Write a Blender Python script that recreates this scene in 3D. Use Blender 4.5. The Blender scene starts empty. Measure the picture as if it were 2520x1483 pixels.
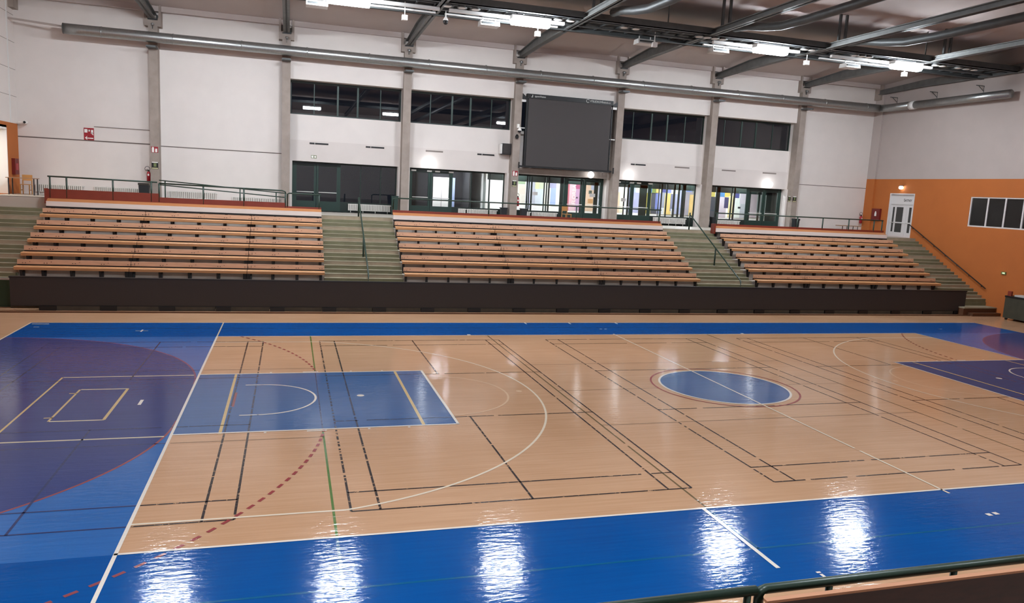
import bpy, math, random
from mathutils import Vector, Matrix
random.seed(7)
PI = math.pi
SC = bpy.context.scene
COL = SC.collection

# ------------------------------------------------------------------ camera
CAM = (2.218, -10.630, 5.1157)
ROT = (1.42644662, -0.05089810, -0.28359243)
FPX = 1854.95
W, H = 2520, 1483
cd = bpy.data.cameras.new('camera'); cam = bpy.data.objects.new('camera', cd); COL.objects.link(cam)
cam.location = CAM; cam.rotation_euler = ROT
cd.sensor_fit = 'HORIZONTAL'; cd.sensor_width = 36.0; cd.lens = FPX / W * 36.0
cd.clip_start = 0.05; cd.clip_end = 400
SC.camera = cam

# ------------------------------------------------------------------ world, exposure
wd = bpy.data.worlds.new('night'); SC.world = wd; wd.use_nodes = True
wd.node_tree.nodes['Background'].inputs[0].default_value = (0.010, 0.011, 0.017, 1)
wd.node_tree.nodes['Background'].inputs[1].default_value = 1.0
SC.view_settings.view_transform = 'Standard'; SC.view_settings.look = 'None'
SC.view_settings.gamma = 1.0; SC.view_settings.exposure = 0.0
SC.view_settings.use_curve_mapping = False
SC.cycles.caustics_reflective = False; SC.cycles.caustics_refractive = False
LAMP = 274.0        # ceiling luminaires
LAMPXY = [(-2.4, 20.6), (4.35, 20.6), (11.75, 20.6), (23.25, 20.5), (30.9, 20.5)]
LAMPXY2 = [(-2.4, -5.4), (4.2, -5.4), (11.75, -5.4), (23.4, -5.4)]   # the row over the near stand, mirrored in the windows
GLOBE = 9.0

# ------------------------------------------------------------------ helpers
_M = Matrix.Rotation(ROT[2], 3, 'Z') @ Matrix.Rotation(ROT[1], 3, 'Y') @ Matrix.Rotation(ROT[0], 3, 'X')
def _ray(px, py): return _M @ Vector(((px - W / 2) / FPX, -(py - H / 2) / FPX, -1))
def by(px, py, y):
    d = _ray(px, py); t = (y - CAM[1]) / d.y; return Vector(CAM) + d * t
def bx(px, py, x):
    d = _ray(px, py); t = (x - CAM[0]) / d.x; return Vector(CAM) + d * t

def lin(h):
    h = h.lstrip('#'); c = [int(h[i:i + 2], 16) / 255 for i in (0, 2, 4)]
    return tuple(((v / 12.92) if v <= 0.04045 else ((v + 0.055) / 1.055) ** 2.4) for v in c) + (1,)

MATS = {}
def mat(name, col, rough=0.6, metal=0.0, noise=0.0, nscale=6.0, bump=0.0, bscale=40.0, stretch=(1, 1, 1), emit=0.0, coat=0.0):
    if name in MATS: return MATS[name]
    m = bpy.data.materials.new(name); m.use_nodes = True; n = m.node_tree.nodes; l = m.node_tree.links
    b = n['Principled BSDF']; c = lin(col)
    b.inputs['Base Color'].default_value = c; b.inputs['Roughness'].default_value = rough; b.inputs['Metallic'].default_value = metal
    if coat: b.inputs['Coat Weight'].default_value = coat; b.inputs['Coat Roughness'].default_value = 0.15
    if emit:
        b.inputs['Emission Color'].default_value = c; b.inputs['Emission Strength'].default_value = emit
    if noise or bump:
        tc = n.new('ShaderNodeTexCoord'); mp = n.new('ShaderNodeMapping'); mp.inputs['Scale'].default_value = stretch
        l.new(tc.outputs['Object'], mp.inputs['Vector'])
    if noise:
        t = n.new('ShaderNodeTexNoise'); t.inputs['Scale'].default_value = nscale; t.inputs['Detail'].default_value = 5
        l.new(mp.outputs['Vector'], t.inputs['Vector'])
        r = n.new('ShaderNodeMapRange'); r.inputs[1].default_value = 0.3; r.inputs[2].default_value = 0.7
        r.inputs[3].default_value = 1 - noise; r.inputs[4].default_value = 1 + noise * 0.6
        l.new(t.outputs['Fac'], r.inputs[0])
        mx = n.new('ShaderNodeMix'); mx.data_type = 'RGBA'; mx.blend_type = 'MULTIPLY'; mx.inputs[0].default_value = 1
        mx.inputs[6].default_value = c; l.new(r.outputs[0], mx.inputs[7]); l.new(mx.outputs[2], b.inputs['Base Color'])
    if bump:
        t2 = n.new('ShaderNodeTexNoise'); t2.inputs['Scale'].default_value = bscale; t2.inputs['Detail'].default_value = 3
        l.new(mp.outputs['Vector'], t2.inputs['Vector'])
        bp = n.new('ShaderNodeBump'); bp.inputs['Strength'].default_value = bump; bp.inputs['Distance'].default_value = 0.02
        l.new(t2.outputs['Fac'], bp.inputs['Height']); l.new(bp.outputs['Normal'], b.inputs['Normal'])
    MATS[name] = m; return m

def floor_mat(name, col, dark=None, rough=0.3, wood=False, amt=0.10, spec=0.20):
    """varnished sports floor: narrow boards running along the hall, slight waviness in the varnish"""
    m = bpy.data.materials.new(name); m.use_nodes = True; n = m.node_tree.nodes; l = m.node_tree.links
    b = n['Principled BSDF']; b.inputs['Roughness'].default_value = rough
    b.inputs['Specular IOR Level'].default_value = spec
    g = n.new('ShaderNodeNewGeometry'); mp = n.new('ShaderNodeMapping'); l.new(g.outputs['Position'], mp.inputs['Vector'])
    mp.inputs['Scale'].default_value = (0.55, 14.0, 1)
    t = n.new('ShaderNodeTexNoise'); t.inputs['Scale'].default_value = 1.0; t.inputs['Detail'].default_value = 4; l.new(mp.outputs[0], t.inputs['Vector'])
    t3 = n.new('ShaderNodeTexNoise'); t3.inputs['Scale'].default_value = 0.35; t3.inputs['Detail'].default_value = 3; l.new(g.outputs['Position'], t3.inputs['Vector'])
    ad = n.new('ShaderNodeMath'); ad.operation = 'ADD'; l.new(t.outputs['Fac'], ad.inputs[0]); l.new(t3.outputs['Fac'], ad.inputs[1])
    r = n.new('ShaderNodeMapRange'); r.inputs[1].default_value = 0.7; r.inputs[2].default_value = 1.3; l.new(ad.outputs[0], r.inputs[0])
    mx = n.new('ShaderNodeMix'); mx.data_type = 'RGBA'
    c = lin(col); mx.inputs[6].default_value = lin(dark) if dark else tuple(v * (1 - amt) for v in c[:3]) + (1,); mx.inputs[7].default_value = c
    l.new(r.outputs[0], mx.inputs[0]); l.new(mx.outputs[2], b.inputs['Base Color'])
    mp2 = n.new('ShaderNodeMapping'); l.new(g.outputs['Position'], mp2.inputs['Vector']); mp2.inputs['Scale'].default_value = (4.0, 14.0, 1)
    t2 = n.new('ShaderNodeTexNoise'); t2.inputs['Scale'].default_value = 1.0; t2.inputs['Detail'].default_value = 3; l.new(mp2.outputs[0], t2.inputs['Vector'])
    bp = n.new('ShaderNodeBump'); bp.inputs['Strength'].default_value = 0.9; bp.inputs['Distance'].default_value = 0.0036
    l.new(t2.outputs['Fac'], bp.inputs['Height']); l.new(bp.outputs[0], b.inputs['Normal'])
    MATS[name] = m; return m

def glass_mat(name, tint='ffffff', ior=1.5, refl=1.8):
    m = bpy.data.materials.new(name); m.use_nodes = True; n = m.node_tree.nodes; l = m.node_tree.links
    n.remove(n['Principled BSDF']); o = n['Material Output']
    tr = n.new('ShaderNodeBsdfTransparent'); tr.inputs[0].default_value = lin(tint)
    gl = n.new('ShaderNodeBsdfGlossy'); gl.inputs['Roughness'].default_value = 0.01
    fr = n.new('ShaderNodeFresnel'); fr.inputs[0].default_value = ior
    k = n.new('ShaderNodeMath'); k.operation = 'MULTIPLY'; k.inputs[1].default_value = refl; l.new(fr.outputs[0], k.inputs[0])
    mx = n.new('ShaderNodeMixShader'); l.new(k.outputs[0], mx.inputs[0]); l.new(tr.outputs[0], mx.inputs[1]); l.new(gl.outputs[0], mx.inputs[2])
    l.new(mx.outputs[0], o.inputs[0]); MATS[name] = m; return m

def emis(name, col, s):
    m = bpy.data.materials.new(name); m.use_nodes = True; n = m.node_tree.nodes
    b = n['Principled BSDF']; b.inputs['Base Color'].default_value = (0.8, 0.8, 0.8, 1)
    b.inputs['Emission Color'].default_value = lin(col); b.inputs['Emission Strength'].default_value = s
    MATS[name] = m; return m

class MB:
    def __init__(s): s.v = []; s.f = []; s.m = []; s.names = []
    def mi(s, m):
        if m not in s.names: s.names.append(m)
        return s.names.index(m)
    def face(s, pts, m):
        k = len(s.v); s.v += [tuple(p) for p in pts]; s.f.append(tuple(range(k, k + len(pts)))); s.m.append(s.mi(m)); return s
    def box(s, x0, x1, y0, y1, z0, z1, m, skip=''):
        if x0 > x1: x0, x1 = x1, x0
        if y0 > y1: y0, y1 = y1, y0
        if z0 > z1: z0, z1 = z1, z0
        k = len(s.v)
        s.v += [(x0, y0, z0), (x1, y0, z0), (x1, y1, z0), (x0, y1, z0), (x0, y0, z1), (x1, y0, z1), (x1, y1, z1), (x0, y1, z1)]
        for nm, q in (('b', (0, 3, 2, 1)), ('t', (4, 5, 6, 7)), ('f', (0, 1, 5, 4)), ('k', (2, 3, 7, 6)), ('l', (3, 0, 4, 7)), ('r', (1, 2, 6, 5))):
            if nm in skip: continue
            s.f.append(tuple(k + i for i in q)); s.m.append(s.mi(m))
        return s
    def prism_x(s, x0, x1, prof, m):            # closed profile [(y,z)] extruded along x
        k = len(s.v); n = len(prof)
        s.v += [(x0, y, z) for y, z in prof] + [(x1, y, z) for y, z in prof]
        a = sum(prof[i][0] * prof[(i + 1) % n][1] - prof[(i + 1) % n][0] * prof[i][1] for i in range(n))
        for i in range(n):
            j = (i + 1) % n; q = (k + i, k + j, k + n + j, k + n + i)
            s.f.append(q if a < 0 else q[::-1]); s.m.append(s.mi(m))
        c = tuple(range(k, k + n)); d = tuple(range(k + n, k + 2 * n))
        s.f.append(c if a < 0 else c[::-1]); s.m.append(s.mi(m)); s.f.append(d[::-1] if a < 0 else d); s.m.append(s.mi(m)); return s
    def prism_y(s, y0, y1, prof, m):            # profile [(x,z)]
        k = len(s.v); n = len(prof)
        s.v += [(x, y0, z) for x, z in prof] + [(x, y1, z) for x, z in prof]
        for i in range(n):
            j = (i + 1) % n; s.f.append((k + i, k + j, k + n + j, k + n + i)); s.m.append(s.mi(m))
        s.f.append(tuple(range(k, k + n))[::-1]); s.m.append(s.mi(m)); s.f.append(tuple(range(k + n, k + 2 * n))); s.m.append(s.mi(m)); return s
    def tube(s, pts, r, m, n=10, r2=None):
        pts = [Vector(p) for p in pts]; rings = []
        for i, p in enumerate(pts):
            d = (pts[min(i + 1, len(pts) - 1)] - pts[max(i - 1, 0)]).normalized()
            u = d.cross(Vector((0, 0, 1)));
            if u.length < 0.05: u = d.cross(Vector((0, 1, 0)))
            u.normalize(); w = d.cross(u).normalized(); rr = r if r2 is None else r + (r2 - r) * i / (len(pts) - 1)
            k = len(s.v); rings.append(k)
            for j in range(n):
                a = 2 * PI * j / n; s.v.append(tuple(p + u * (rr * math.cos(a)) + w * (rr * math.sin(a))))
        for i in range(len(pts) - 1):
            for j in range(n):
                a, b = rings[i], rings[i + 1]; s.f.append((a + j, a + (j + 1) % n, b + (j + 1) % n, b + j)); s.m.append(s.mi(m))
        s.f.append(tuple(rings[0] + j for j in range(n))[::-1]); s.m.append(s.mi(m))
        s.f.append(tuple(rings[-1] + j for j in range(n))); s.m.append(s.mi(m)); return s
    def lathe(s, cx, cy, prof, m, n=20):         # prof [(r,z)]
        ks = []
        for r, z in prof:
            ks.append(len(s.v))
            for j in range(n):
                a = 2 * PI * j / n; s.v.append((cx + r * math.cos(a), cy + r * math.sin(a), z))
        for i in range(len(prof) - 1):
            for j in range(n):
                s.f.append((ks[i] + j, ks[i] + (j + 1) % n, ks[i + 1] + (j + 1) % n, ks[i + 1] + j)); s.m.append(s.mi(m))
        s.f.append(tuple(ks[0] + j for j in range(n))[::-1]); s.m.append(s.mi(m)); s.f.append(tuple(ks[-1] + j for j in range(n))); s.m.append(s.mi(m)); return s
    def bar(s, p, q, w, m):                      # square bar
        return s.tube([p, q], w * 0.7071, m, 4)
    def build(s, name, parent=None, loc=None, smooth=False):
        me = bpy.data.meshes.new(name); me.from_pydata(s.v, [], s.f)
        for x in s.names: me.materials.append(MATS[x])
        for i, p in enumerate(me.polygons): p.material_index = s.m[i]; p.use_smooth = smooth
        me.update(); o = bpy.data.objects.new(name, me); COL.objects.link(o)
        if parent: o.parent = parent
        if loc: o.location = loc
        return o

def tag(o, label, cat, group=None, kind=None):
    o['label'] = label; o['category'] = cat
    if group: o['group'] = group
    if kind: o['kind'] = kind
    return o
def struct(o, label=None):
    o['kind'] = 'structure'
    if label: o['label'] = label
    return o
def empty(name, loc=(0, 0, 0), rz=0.0):
    o = bpy.data.objects.new(name, None); COL.objects.link(o); o.location = loc; o.rotation_euler = (0, 0, rz); o.empty_display_size = 0.2; return o
def children(o): return [c for c in bpy.data.objects if c.parent == o]
def copy_tree(o, parent=None):
    c = o.copy(); COL.objects.link(c)
    if parent: c.parent = parent
    for ch in children(o): copy_tree(ch, c)
    return c
def text(name, body, size, m, loc, rot, parent=None, ext=0.004, align='LEFT', sx=1.0):
    cu = bpy.data.curves.new(name, 'FONT'); cu.body = body; cu.size = size; cu.extrude = ext; cu.align_x = align
    t = bpy.data.objects.new(name, cu); COL.objects.link(t); bpy.context.view_layer.update()
    me = bpy.data.meshes.new_from_object(t.evaluated_get(bpy.context.evaluated_depsgraph_get()))
    bpy.data.objects.remove(t); me.materials.clear(); me.materials.append(MATS[m])
    o = bpy.data.objects.new(name, me); COL.objects.link(o); o.location = loc; o.rotation_euler = rot; o.scale = (sx, 1, 1)
    if parent: o.parent = parent
    return o

# ------------------------------------------------------------------ materials
WOODF = 'd2a075'
floor_mat('wood_floor', 'cea482', 'bd926e', 0.09)
floor_mat('blue', '085299', '08488c', 0.09, spec=0.09)
floor_mat('blue_pale', '2c6ab0', '2760a2', 0.09)  # paler blue of the end zones
floor_mat('blue_key', '33629a', '2c588c', 0.09)
floor_mat('purple', '34447e', '2e3c72', 0.12, spec=0.12)
floor_mat('slate', '2c4474', '263c68', 0.30, spec=0.06)
for nm, c in (('l_white', 'e8e0d4'), ('l_cream', 'e6d6be'), ('l_tan', 'd8caac'), ('l_yellow', 'd2b680'), ('l_black', '332a2a'), ('l_grey', '8a6c54'),
              ('l_green', '4a7028'), ('l_teal', '085a88'), ('l_brown', '6e5a3c'), ('l_red', '963c3e'), ('l_redb', '8e4a50'), ('l_purpled', '2c3a66'),
              ('l_navy', '24406e'), ('l_faint', 'dcb896'), ('l_mauve', '7a4a6a'), ('l_blackb', '1e3050')):
    floor_mat(nm, c, None, 0.12, amt=0.08)
def wear(name, under):
    m = MATS[name]; n = m.node_tree.nodes; l = m.node_tree.links; b = n['Principled BSDF']
    src = b.inputs['Base Color'].links[0].from_socket
    g = n.new('ShaderNodeNewGeometry'); t = n.new('ShaderNodeTexNoise'); t.inputs['Scale'].default_value = 9.0; t.inputs['Detail'].default_value = 5; t.inputs['Roughness'].default_value = 0.7
    l.new(g.outputs['Position'], t.inputs['Vector'])
    r = n.new('ShaderNodeMapRange'); r.inputs[1].default_value = 0.585; r.inputs[2].default_value = 0.62; l.new(t.outputs['Fac'], r.inputs[0])
    mx = n.new('ShaderNodeMix'); mx.data_type = 'RGBA'; l.new(r.outputs[0], mx.inputs[0]); l.new(src, mx.inputs[6]); mx.inputs[7].default_value = lin(under); l.new(mx.outputs[2], b.inputs['Base Color'])
wear('l_black', 'c49c78'); wear('l_blackb', '2c588c')
mat('wall_white', 'ded5cf', 0.9, noise=0.03, nscale=1.2)
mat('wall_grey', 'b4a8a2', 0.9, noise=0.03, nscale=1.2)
mat('wall_panel', 'd6ccc6', 0.9, noise=0.03, nscale=1.2)
mat('orange', 'b8682e', 0.8, noise=0.05, nscale=1.0)
mat('groove', '6a5f5a', 0.9)
mat('ceil', 'bcb0aa', 0.9, noise=0.05, nscale=0.6)
mat('concrete', '9c8f86', 0.9, noise=0.14, nscale=2.2, bump=0.2, bscale=20)
mat('concrete_dk', '6e6863', 0.9, noise=0.12, nscale=2.5)
mat('stair_tan', 'a4947e', 0.85, noise=0.12, nscale=3.0)
mat('stair_green', '79775c', 0.8, noise=0.12, nscale=3.0)
mat('stair_olive', '767259', 0.8, noise=0.12, nscale=3.0)
mat('tread', '928a74', 0.8, noise=0.1, nscale=3.0)
mat('terrace', 'bab0a6', 0.9, noise=0.1, nscale=2.0)
mat('nosing', 'c0b8a8', 0.7)
mat('green_dk', '1d3a24', 0.6)
mat('steel_roof', '6c6d6b', 0.45, metal=0.4, noise=0.18, nscale=3.0)
mat('steel_dark', '505353', 0.5, metal=0.3, noise=0.15, nscale=3.0)
mat('galv', 'a0a2a0', 0.34, metal=0.85, noise=0.12, nscale=8.0, stretch=(6, 1, 1))
mat('white_metal', 'dcdad6', 0.4)
mat('wood_seat', 'd09868', 0.45, noise=0.16, nscale=5.0, stretch=(0.35, 6, 6))
mat('wood_back', 'c89e80', 0.5, noise=0.14, nscale=5.0, stretch=(0.35, 6, 6))
mat('wood_top', 'b87a4c', 0.45, noise=0.14, nscale=5.0, stretch=(0.35, 6, 6))
mat('white_board', 'ecdcd2', 0.5, noise=0.05, nscale=4.0, stretch=(0.3, 4, 4))
mat('red_board', '7a3020', 0.5, noise=0.08, nscale=3.0)
mat('black_steel', '1a1414', 0.5)
mat('led', '332e2d', 0.75, noise=0.05, nscale=30.0)
mat('led_cap', '17191b', 0.5)
mat('screen', '3e3938', 0.7)
mat('black', '0d0d0f', 0.5)
mat('rail_green', '20352a', 0.35)
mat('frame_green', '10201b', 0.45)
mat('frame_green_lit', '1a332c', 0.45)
mat('rad', 'd8d4cc', 0.4)
mat('plate_white', 'eeeae4', 0.5)
mat('sign_red', '981a26', 0.5)
mat('cabinet_red', '701c18', 0.5)
mat('sign_green', '6d7a4c', 0.5)
mat('slot_grey', '857a74', 0.8)
mat('bin', '14181c', 0.5)
mat('ext_red', 'a8202a', 0.35)
mat('chair_wood', 'b5824a', 0.5)
mat('desk_top', '9a7658', 0.5)
mat('dark_wood', '3a1d14', 0.42, noise=0.35, nscale=6, stretch=(1, 4, 4))
mat('edge_wood', 'b07a58', 0.5)
mat('brown_base', '5a3820', 0.7, noise=0.2, nscale=4)
mat('recess', '4a453c', 0.9, noise=0.2, nscale=3)
mat('bin_green', '3a3a2e', 0.6, noise=0.2, nscale=3)
mat('door_white', 'd8d4d2', 0.5)
mat('dark_glass', '3a3a38', 0.15)
mat('night_glass', '1a1614', 0.2)
mat('lobby_white', 'f4f1ec', 0.8)
mat('lobby_floor', 'b8b0a4', 0.5)
mat('asphalt', '1c1c20', 0.9)
mat('logo', 'c8c8c4', 0.5)
mat('logo_y', 'b8b48a', 0.5)
mat('paper', 'b8b4b0', 0.8)
mat('ink', '3a3a3a', 0.7)
mat('pipe', 'b0a49c', 0.7)
glass_mat('glass', 'e8f0ee')
glass_mat('glass_upper', 'b8c0c8', 1.5, 3.2)
emis('lamp', 'edf6ff', LAMP)
emis('globe', 'f4fbff', GLOBE)
emis('corr', 'fff2e4', 42.0)
emis('lobby_lamp', 'f6f6ff', 175.0)
emis('exit_lit', 'c8e890', 0.9)

# ------------------------------------------------------------------ dimensions
XL, XR = -9.85, 37.75
YW = 29.95                 # wall between plain pillars
PLAT = 3.60; RISE = 0.446; DEP = 0.82
PX = [-4.19 + 6 * i for i in range(7)]          # left faces of the pillars
PWD = 0.40
NOS = [20.62 + DEP * i for i in range(7)]       # nosing lines, last one = platform edge 25.54
LEV = [PLAT - RISE * (6 - i) for i in range(7)] # tread levels
SEC = [(-7.50, 3.62), (6.90, 20.95), (24.10, 35.30)]
def zc(y): return 12.85 + (29.75 - y) * 0.093 if y > 7.5 else 12.85 + (29.75 - 15 + y) * 0.093

# ------------------------------------------------------------------ floor with its painted lines
def build_floor():
    b = MB(); b.box(XL - 0.3, XR + 0.3, -16, 30.5, -0.3, 0.0, 'wood_floor')
    lev = [0]
    def Q(pts, m, k): b.face([(x, y, 0.0008 * k) for x, y in pts], m)
    def R(x0, x1, y0, y1, m, k): Q([(min(x0, x1), min(y0, y1)), (max(x0, x1), min(y0, y1)), (max(x0, x1), max(y0, y1)), (min(x0, x1), max(y0, y1))], m, k)
    def LX(x, y0, y1, w, m, k): R(x - w / 2, x + w / 2, y0, y1, m, k)
    def LY(y, x0, x1, w, m, k): R(x0, x1, y - w / 2, y + w / 2, m, k)
    def arc(cx, cy, r, a0, a1, w, m, k, n=48, dash=None):
        st = (a1 - a0) / n
        for i in range(n):
            if dash and i % 2: continue
            p, q = a0 + i * st, a0 + (i + 1) * st
            Q([(cx + (r - w / 2) * math.cos(p), cy + (r - w / 2) * math.sin(p)), (cx + (r + w / 2) * math.cos(p), cy + (r + w / 2) * math.sin(p)),
               (cx + (r + w / 2) * math.cos(q), cy + (r + w / 2) * math.sin(q)), (cx + (r - w / 2) * math.cos(q), cy + (r - w / 2) * math.sin(q))], m, k)
    # blue surround and end zones
    R(-6, 34, -2.5, 0, 'blue', 1); R(-6, 34, 15, 17.5, 'blue', 1); R(-6, 0, 0, 15, 'blue_pale', 1); R(28, 34, 0, 15, 'blue_pale', 1)
    for s in (0, 1):
        f = (lambda x: x) if not s else (lambda x: 28 - x)
        def poly(pts, m, k):
            pts = [(f(x), y) for x, y in pts]
            Q(pts[::-1] if s else pts, m, k)
        # goal area (purple)
        P = [(-6.0, 0.0)]
        P = [(-6 + 6 * math.cos(a), 6 + 6 * math.sin(a)) for a in [-PI / 2 + PI / 2 * i / 24 for i in range(25)]] + \
            [(-6 + 6 * math.cos(a), 9 + 6 * math.sin(a)) for a in [PI / 2 * i / 24 for i in range(25)]]
        poly(P, 'purple', 2)
        for cy, a0 in ((6, -PI / 2), (9, 0)):
            n = 40
            for i in range(n):
                p, q = a0 + PI / 2 * i / n, a0 + PI / 2 * (i + 1) / n
                pts = [(-6 + 5.95 * math.cos(p), cy + 5.95 * math.sin(p)), (-6 + 6.0 * math.cos(p), cy + 6.0 * math.sin(p)),
                       (-6 + 6.0 * math.cos(q), cy + 6.0 * math.sin(q)), (-6 + 5.95 * math.cos(q), cy + 5.95 * math.sin(q))]
                poly(pts, 'l_redb' if (cy == 6) else 'l_mauve', 3)
                # dashed nine-metre line
            L9 = 9 * PI / 2; nd = int(L9 / 0.30)
            for i in range(nd):
                p = a0 + PI / 2 * (i + 0.25) / nd; q = p + 0.165 / 9
                x_, y_ = -6 + 9 * math.cos(p), cy + 9 * math.sin(p)
                if x_ < -1.2 or y_ < -1.6 or y_ > 15.0 or 5.1 < y_ < 9.9: continue
                on = 0 < y_ < 15 and not (5.05 < y_ < 9.95)
                pts = [(-6 + 8.97 * math.cos(p), cy + 8.97 * math.sin(p)), (-6 + 9.03 * math.cos(p), cy + 9.03 * math.sin(p)),
                       (-6 + 9.03 * math.cos(q), cy + 9.03 * math.sin(q)), (-6 + 8.97 * math.cos(q), cy + 8.97 * math.sin(q))]
                poly(pts, 'l_red' if on else 'l_redb', 6)
        # key, no-charge semicircle, three-point line
        poly([(0, 5.05), (5.8, 5.05), (5.8, 9.95), (0, 9.95)], 'blue_key' if not s else 'slate', 2)
        for y in (5.05, 9.95): poly([(0, y - .03), (5.85, y - .03), (5.85, y + .03), (0, y + .03)], 'l_white', 7)
        poly([(5.79, 5.05), (5.85, 5.05), (5.85, 9.95), (5.79, 9.95)], 'l_white', 7)
        a_, b_ = (-PI / 2, PI / 2) if not s else (PI / 2, 3 * PI / 2)
        arc(f(1.575), 7.5, 1.28, a_, b_, .05, 'l_white', 7)
        for y in (6.22, 8.78): poly([(1.2, y - .025), (1.6, y - .025), (1.6, y + .025), (1.2, y + .025)], 'l_white', 7)
        arc(f(5.8), 7.5, 1.8, a_, b_, .05, 'l_faint', 4)
        th = math.asin((7.5 - 0.93) / 6.75); xe = 1.575 + 6.75 * math.cos(th)
        arc(f(1.575), 7.5, 6.75, -th if not s else PI - th, th if not s else PI + th, .05, 'l_cream', 5, 96)
        for y in (0.93, 14.07): poly([(0, y - .025), (xe, y - .025), (xe, y + .025), (0, y + .025)], 'l_cream', 5)
        # marks along the key
        for y in (4.99, 10.01):
            sg = -1 if y < 7 else 1
            for x0, w in ((1.75, 0.05), (2.60, 0.40), (3.85, 0.05), (4.70, 0.05)):
                poly([(x0, y), (x0 + w, y), (x0 + w, y + sg * .06), (x0, y + sg * .06)] if sg > 0 else [(x0, y + sg * .06), (x0 + w, y + sg * .06), (x0 + w, y), (x0, y)], 'l_white', 7)
        # floorball creases
        for x0, x1, y0, y1 in ((-3.12, .92, 4.97, 9.91), (-2.45, -1.44, 6.22, 8.70)):
            w = .045
            for q in (((x0 - w, y0), (x0, y0), (x0, y1), (x0 - w, y1)), ((x1 - w, y0), (x1 + w * .4, y0), (x1 + w * .4, y1), (x1 - w, y1))):
                poly(list(q), 'l_yellow', 4)
            xx = min(x1, -0.12)
            for y in (y0, y1): poly([(x0, y - .03), (xx, y - .03), (xx, y + .03), (x0, y + .03)], 'l_tan', 4)
        for y in (6.45, 8.35): poly([(-2.62, y), (-2.45, y), (-2.45, y + .05), (-2.62, y + .05)], 'l_yellow', 4)
        poly([(5.03, 5.10), (5.10, 5.10), (5.10, 9.90), (5.03, 9.90)], 'l_yellow', 5)
        poly([(-1.0, 7.27), (-.93, 7.27), (-.93, 7.68), (-1.0, 7.68)], 'l_white', 5)
        poly([(1.0, 6.9), (1.05, 6.9), (1.05, 8.1), (1.0, 8.1)], 'l_redb', 5)
        poly([(3.92 + .09 * math.cos(a), 7.55 + .09 * math.sin(a)) for a in [2 * PI * i / 16 for i in range(16)]], 'l_white', 6)
        poly([(7.98 + .08 * math.cos(a), 7.56 + .08 * math.sin(a)) for a in [2 * PI * i / 16 for i in range(16)]], 'l_faint', 6)
    # main boundaries
    for y, x0, x1, m in ((0, -0.02, 28.02, 'l_white'), (15, -0.02, 28.02, 'l_white'), (17.52, -6, 34, 'l_cream'), (-2.52, -6, 34, 'l_white')): LY(y, x0, x1, .05, m, 8)
    LX(0, -2.5, 15.02, .055, 'l_white', 8); LX(0, 15.02, 17.5, .04, 'l_tan', 8); LX(28, 0, 15.02, .05, 'l_white', 8)
    LX(-6, -2.5, 17.5, .05, 'l_cream', 8); LX(34, -2.5, 17.5, .05, 'l_faint', 8)
    # centre
    Q([(14 + 1.8 * math.cos(a), 7.5 + 1.8 * math.sin(a)) for a in [2 * PI * i / 72 for i in range(72)]], 'blue_key', 2)
    arc(14, 7.5, 1.79, 0, 2 * PI, .06, 'l_white', 7, 72); arc(14, 7.5, 2.03, 0, 2 * PI, .05, 'l_red', 7, 72)
    LX(14, -.18, 2.14, .05, 'l_cream', 8); LX(14, 2.3, 5.7, .05, 'l_cream', 8); LX(14, 5.7, 9.3, .05, 'l_white', 8); LX(14, 9.3, 15.15, .05, 'l_cream', 8)
    LX(8.95, -2.07, 0, .07, 'l_white', 9)
    for x in (11.2, 13.06, 15.1): LX(x, 17.2, 17.5, .05, 'l_white', 9)
    for x in (8.38, 19.55): LX(x, 15.0, 15.15, .12, 'l_white', 9)
    for x, y, w, d in ((13.85, -1.15, .10, .09), (14.02, -1.13, .10, .09), (9.42, -2.31, .07, .04), (9.43, -2.46, .05, .12), (-5.7, 16.68, .16, .04), (13.85, 16.1, .1, .04), (14.05, 16.1, .1, .04), (30.2, 15.9, .2, .04)):
        R(x, x + w, y, y + d, 'l_white', 9)
    LY(16.02, -2.58, -2.2, .04, 'l_tan', 9); LX(-2.39, 15.85, 16.2, .05, 'l_white', 9); LY(17.25, -5.9, -5.4, .07, 'l_white', 9)
    # four badminton courts, lines worn through in places
    rnd = random.Random(3)
    def worn_x(x, y0, y1, wear, m, w=.04):
        y = y0
        while y < y1:
            d = rnd.uniform(.25, 1.6) if rnd.random() > wear else rnd.uniform(.05, .22); e = min(y + d, y1)
            LX(x, y, e, w, m, 4); y = e + (rnd.uniform(.03, .14) if rnd.random() < wear + .1 else 0.0)
    def worn_y(y, x0, x1, wear, m, w=.04):
        x = x0
        while x < x1:
            d = rnd.uniform(.4, 1.8); e = min(x + d, x1); LY(y, x, e, w, m, 4); x = e + (rnd.uniform(.05, .22) if rnd.random() < wear else 0.0)
    def span_x(x, y0, y1, wear):           # colour follows the paint that lies underneath
        inkey = (0 < x < 5.8) or (22.2 < x < 28)
        if x < 0 or x > 28: worn_x(x, y0, y1, wear * .3, 'l_purpled'); return
        if inkey and y0 < 5.05 and y1 > 9.95:
            worn_x(x, y0, 5.0, wear, 'l_black'); worn_x(x, 5.1, 9.9, min(.9, wear + .2), 'l_blackb'); worn_x(x, 10.0, y1, wear, 'l_black')
        else: worn_x(x, y0, y1, wear, 'l_black')
    def span_y(y, x0, x1, wear):
        for a, c, m in ((-6, 0, 'l_purpled'), (0, 28, 'l_black'), (28, 34, 'l_purpled')):
            p, q = max(a, x0), min(c, x1)
            if q <= p: continue
            if 5.05 < y < 9.95 and m == 'l_black':
                for a2, c2, m2 in ((0, 5.8, 'l_blackb'), (5.85, 22.2, 'l_black'), (22.2, 28, 'l_blackb')):
                    p2, q2 = max(a2, p), min(c2, q)
                    if q2 > p2: worn_y(y, p2, q2, wear, m2)
            else: worn_y(y, p, q, wear, m)
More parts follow.
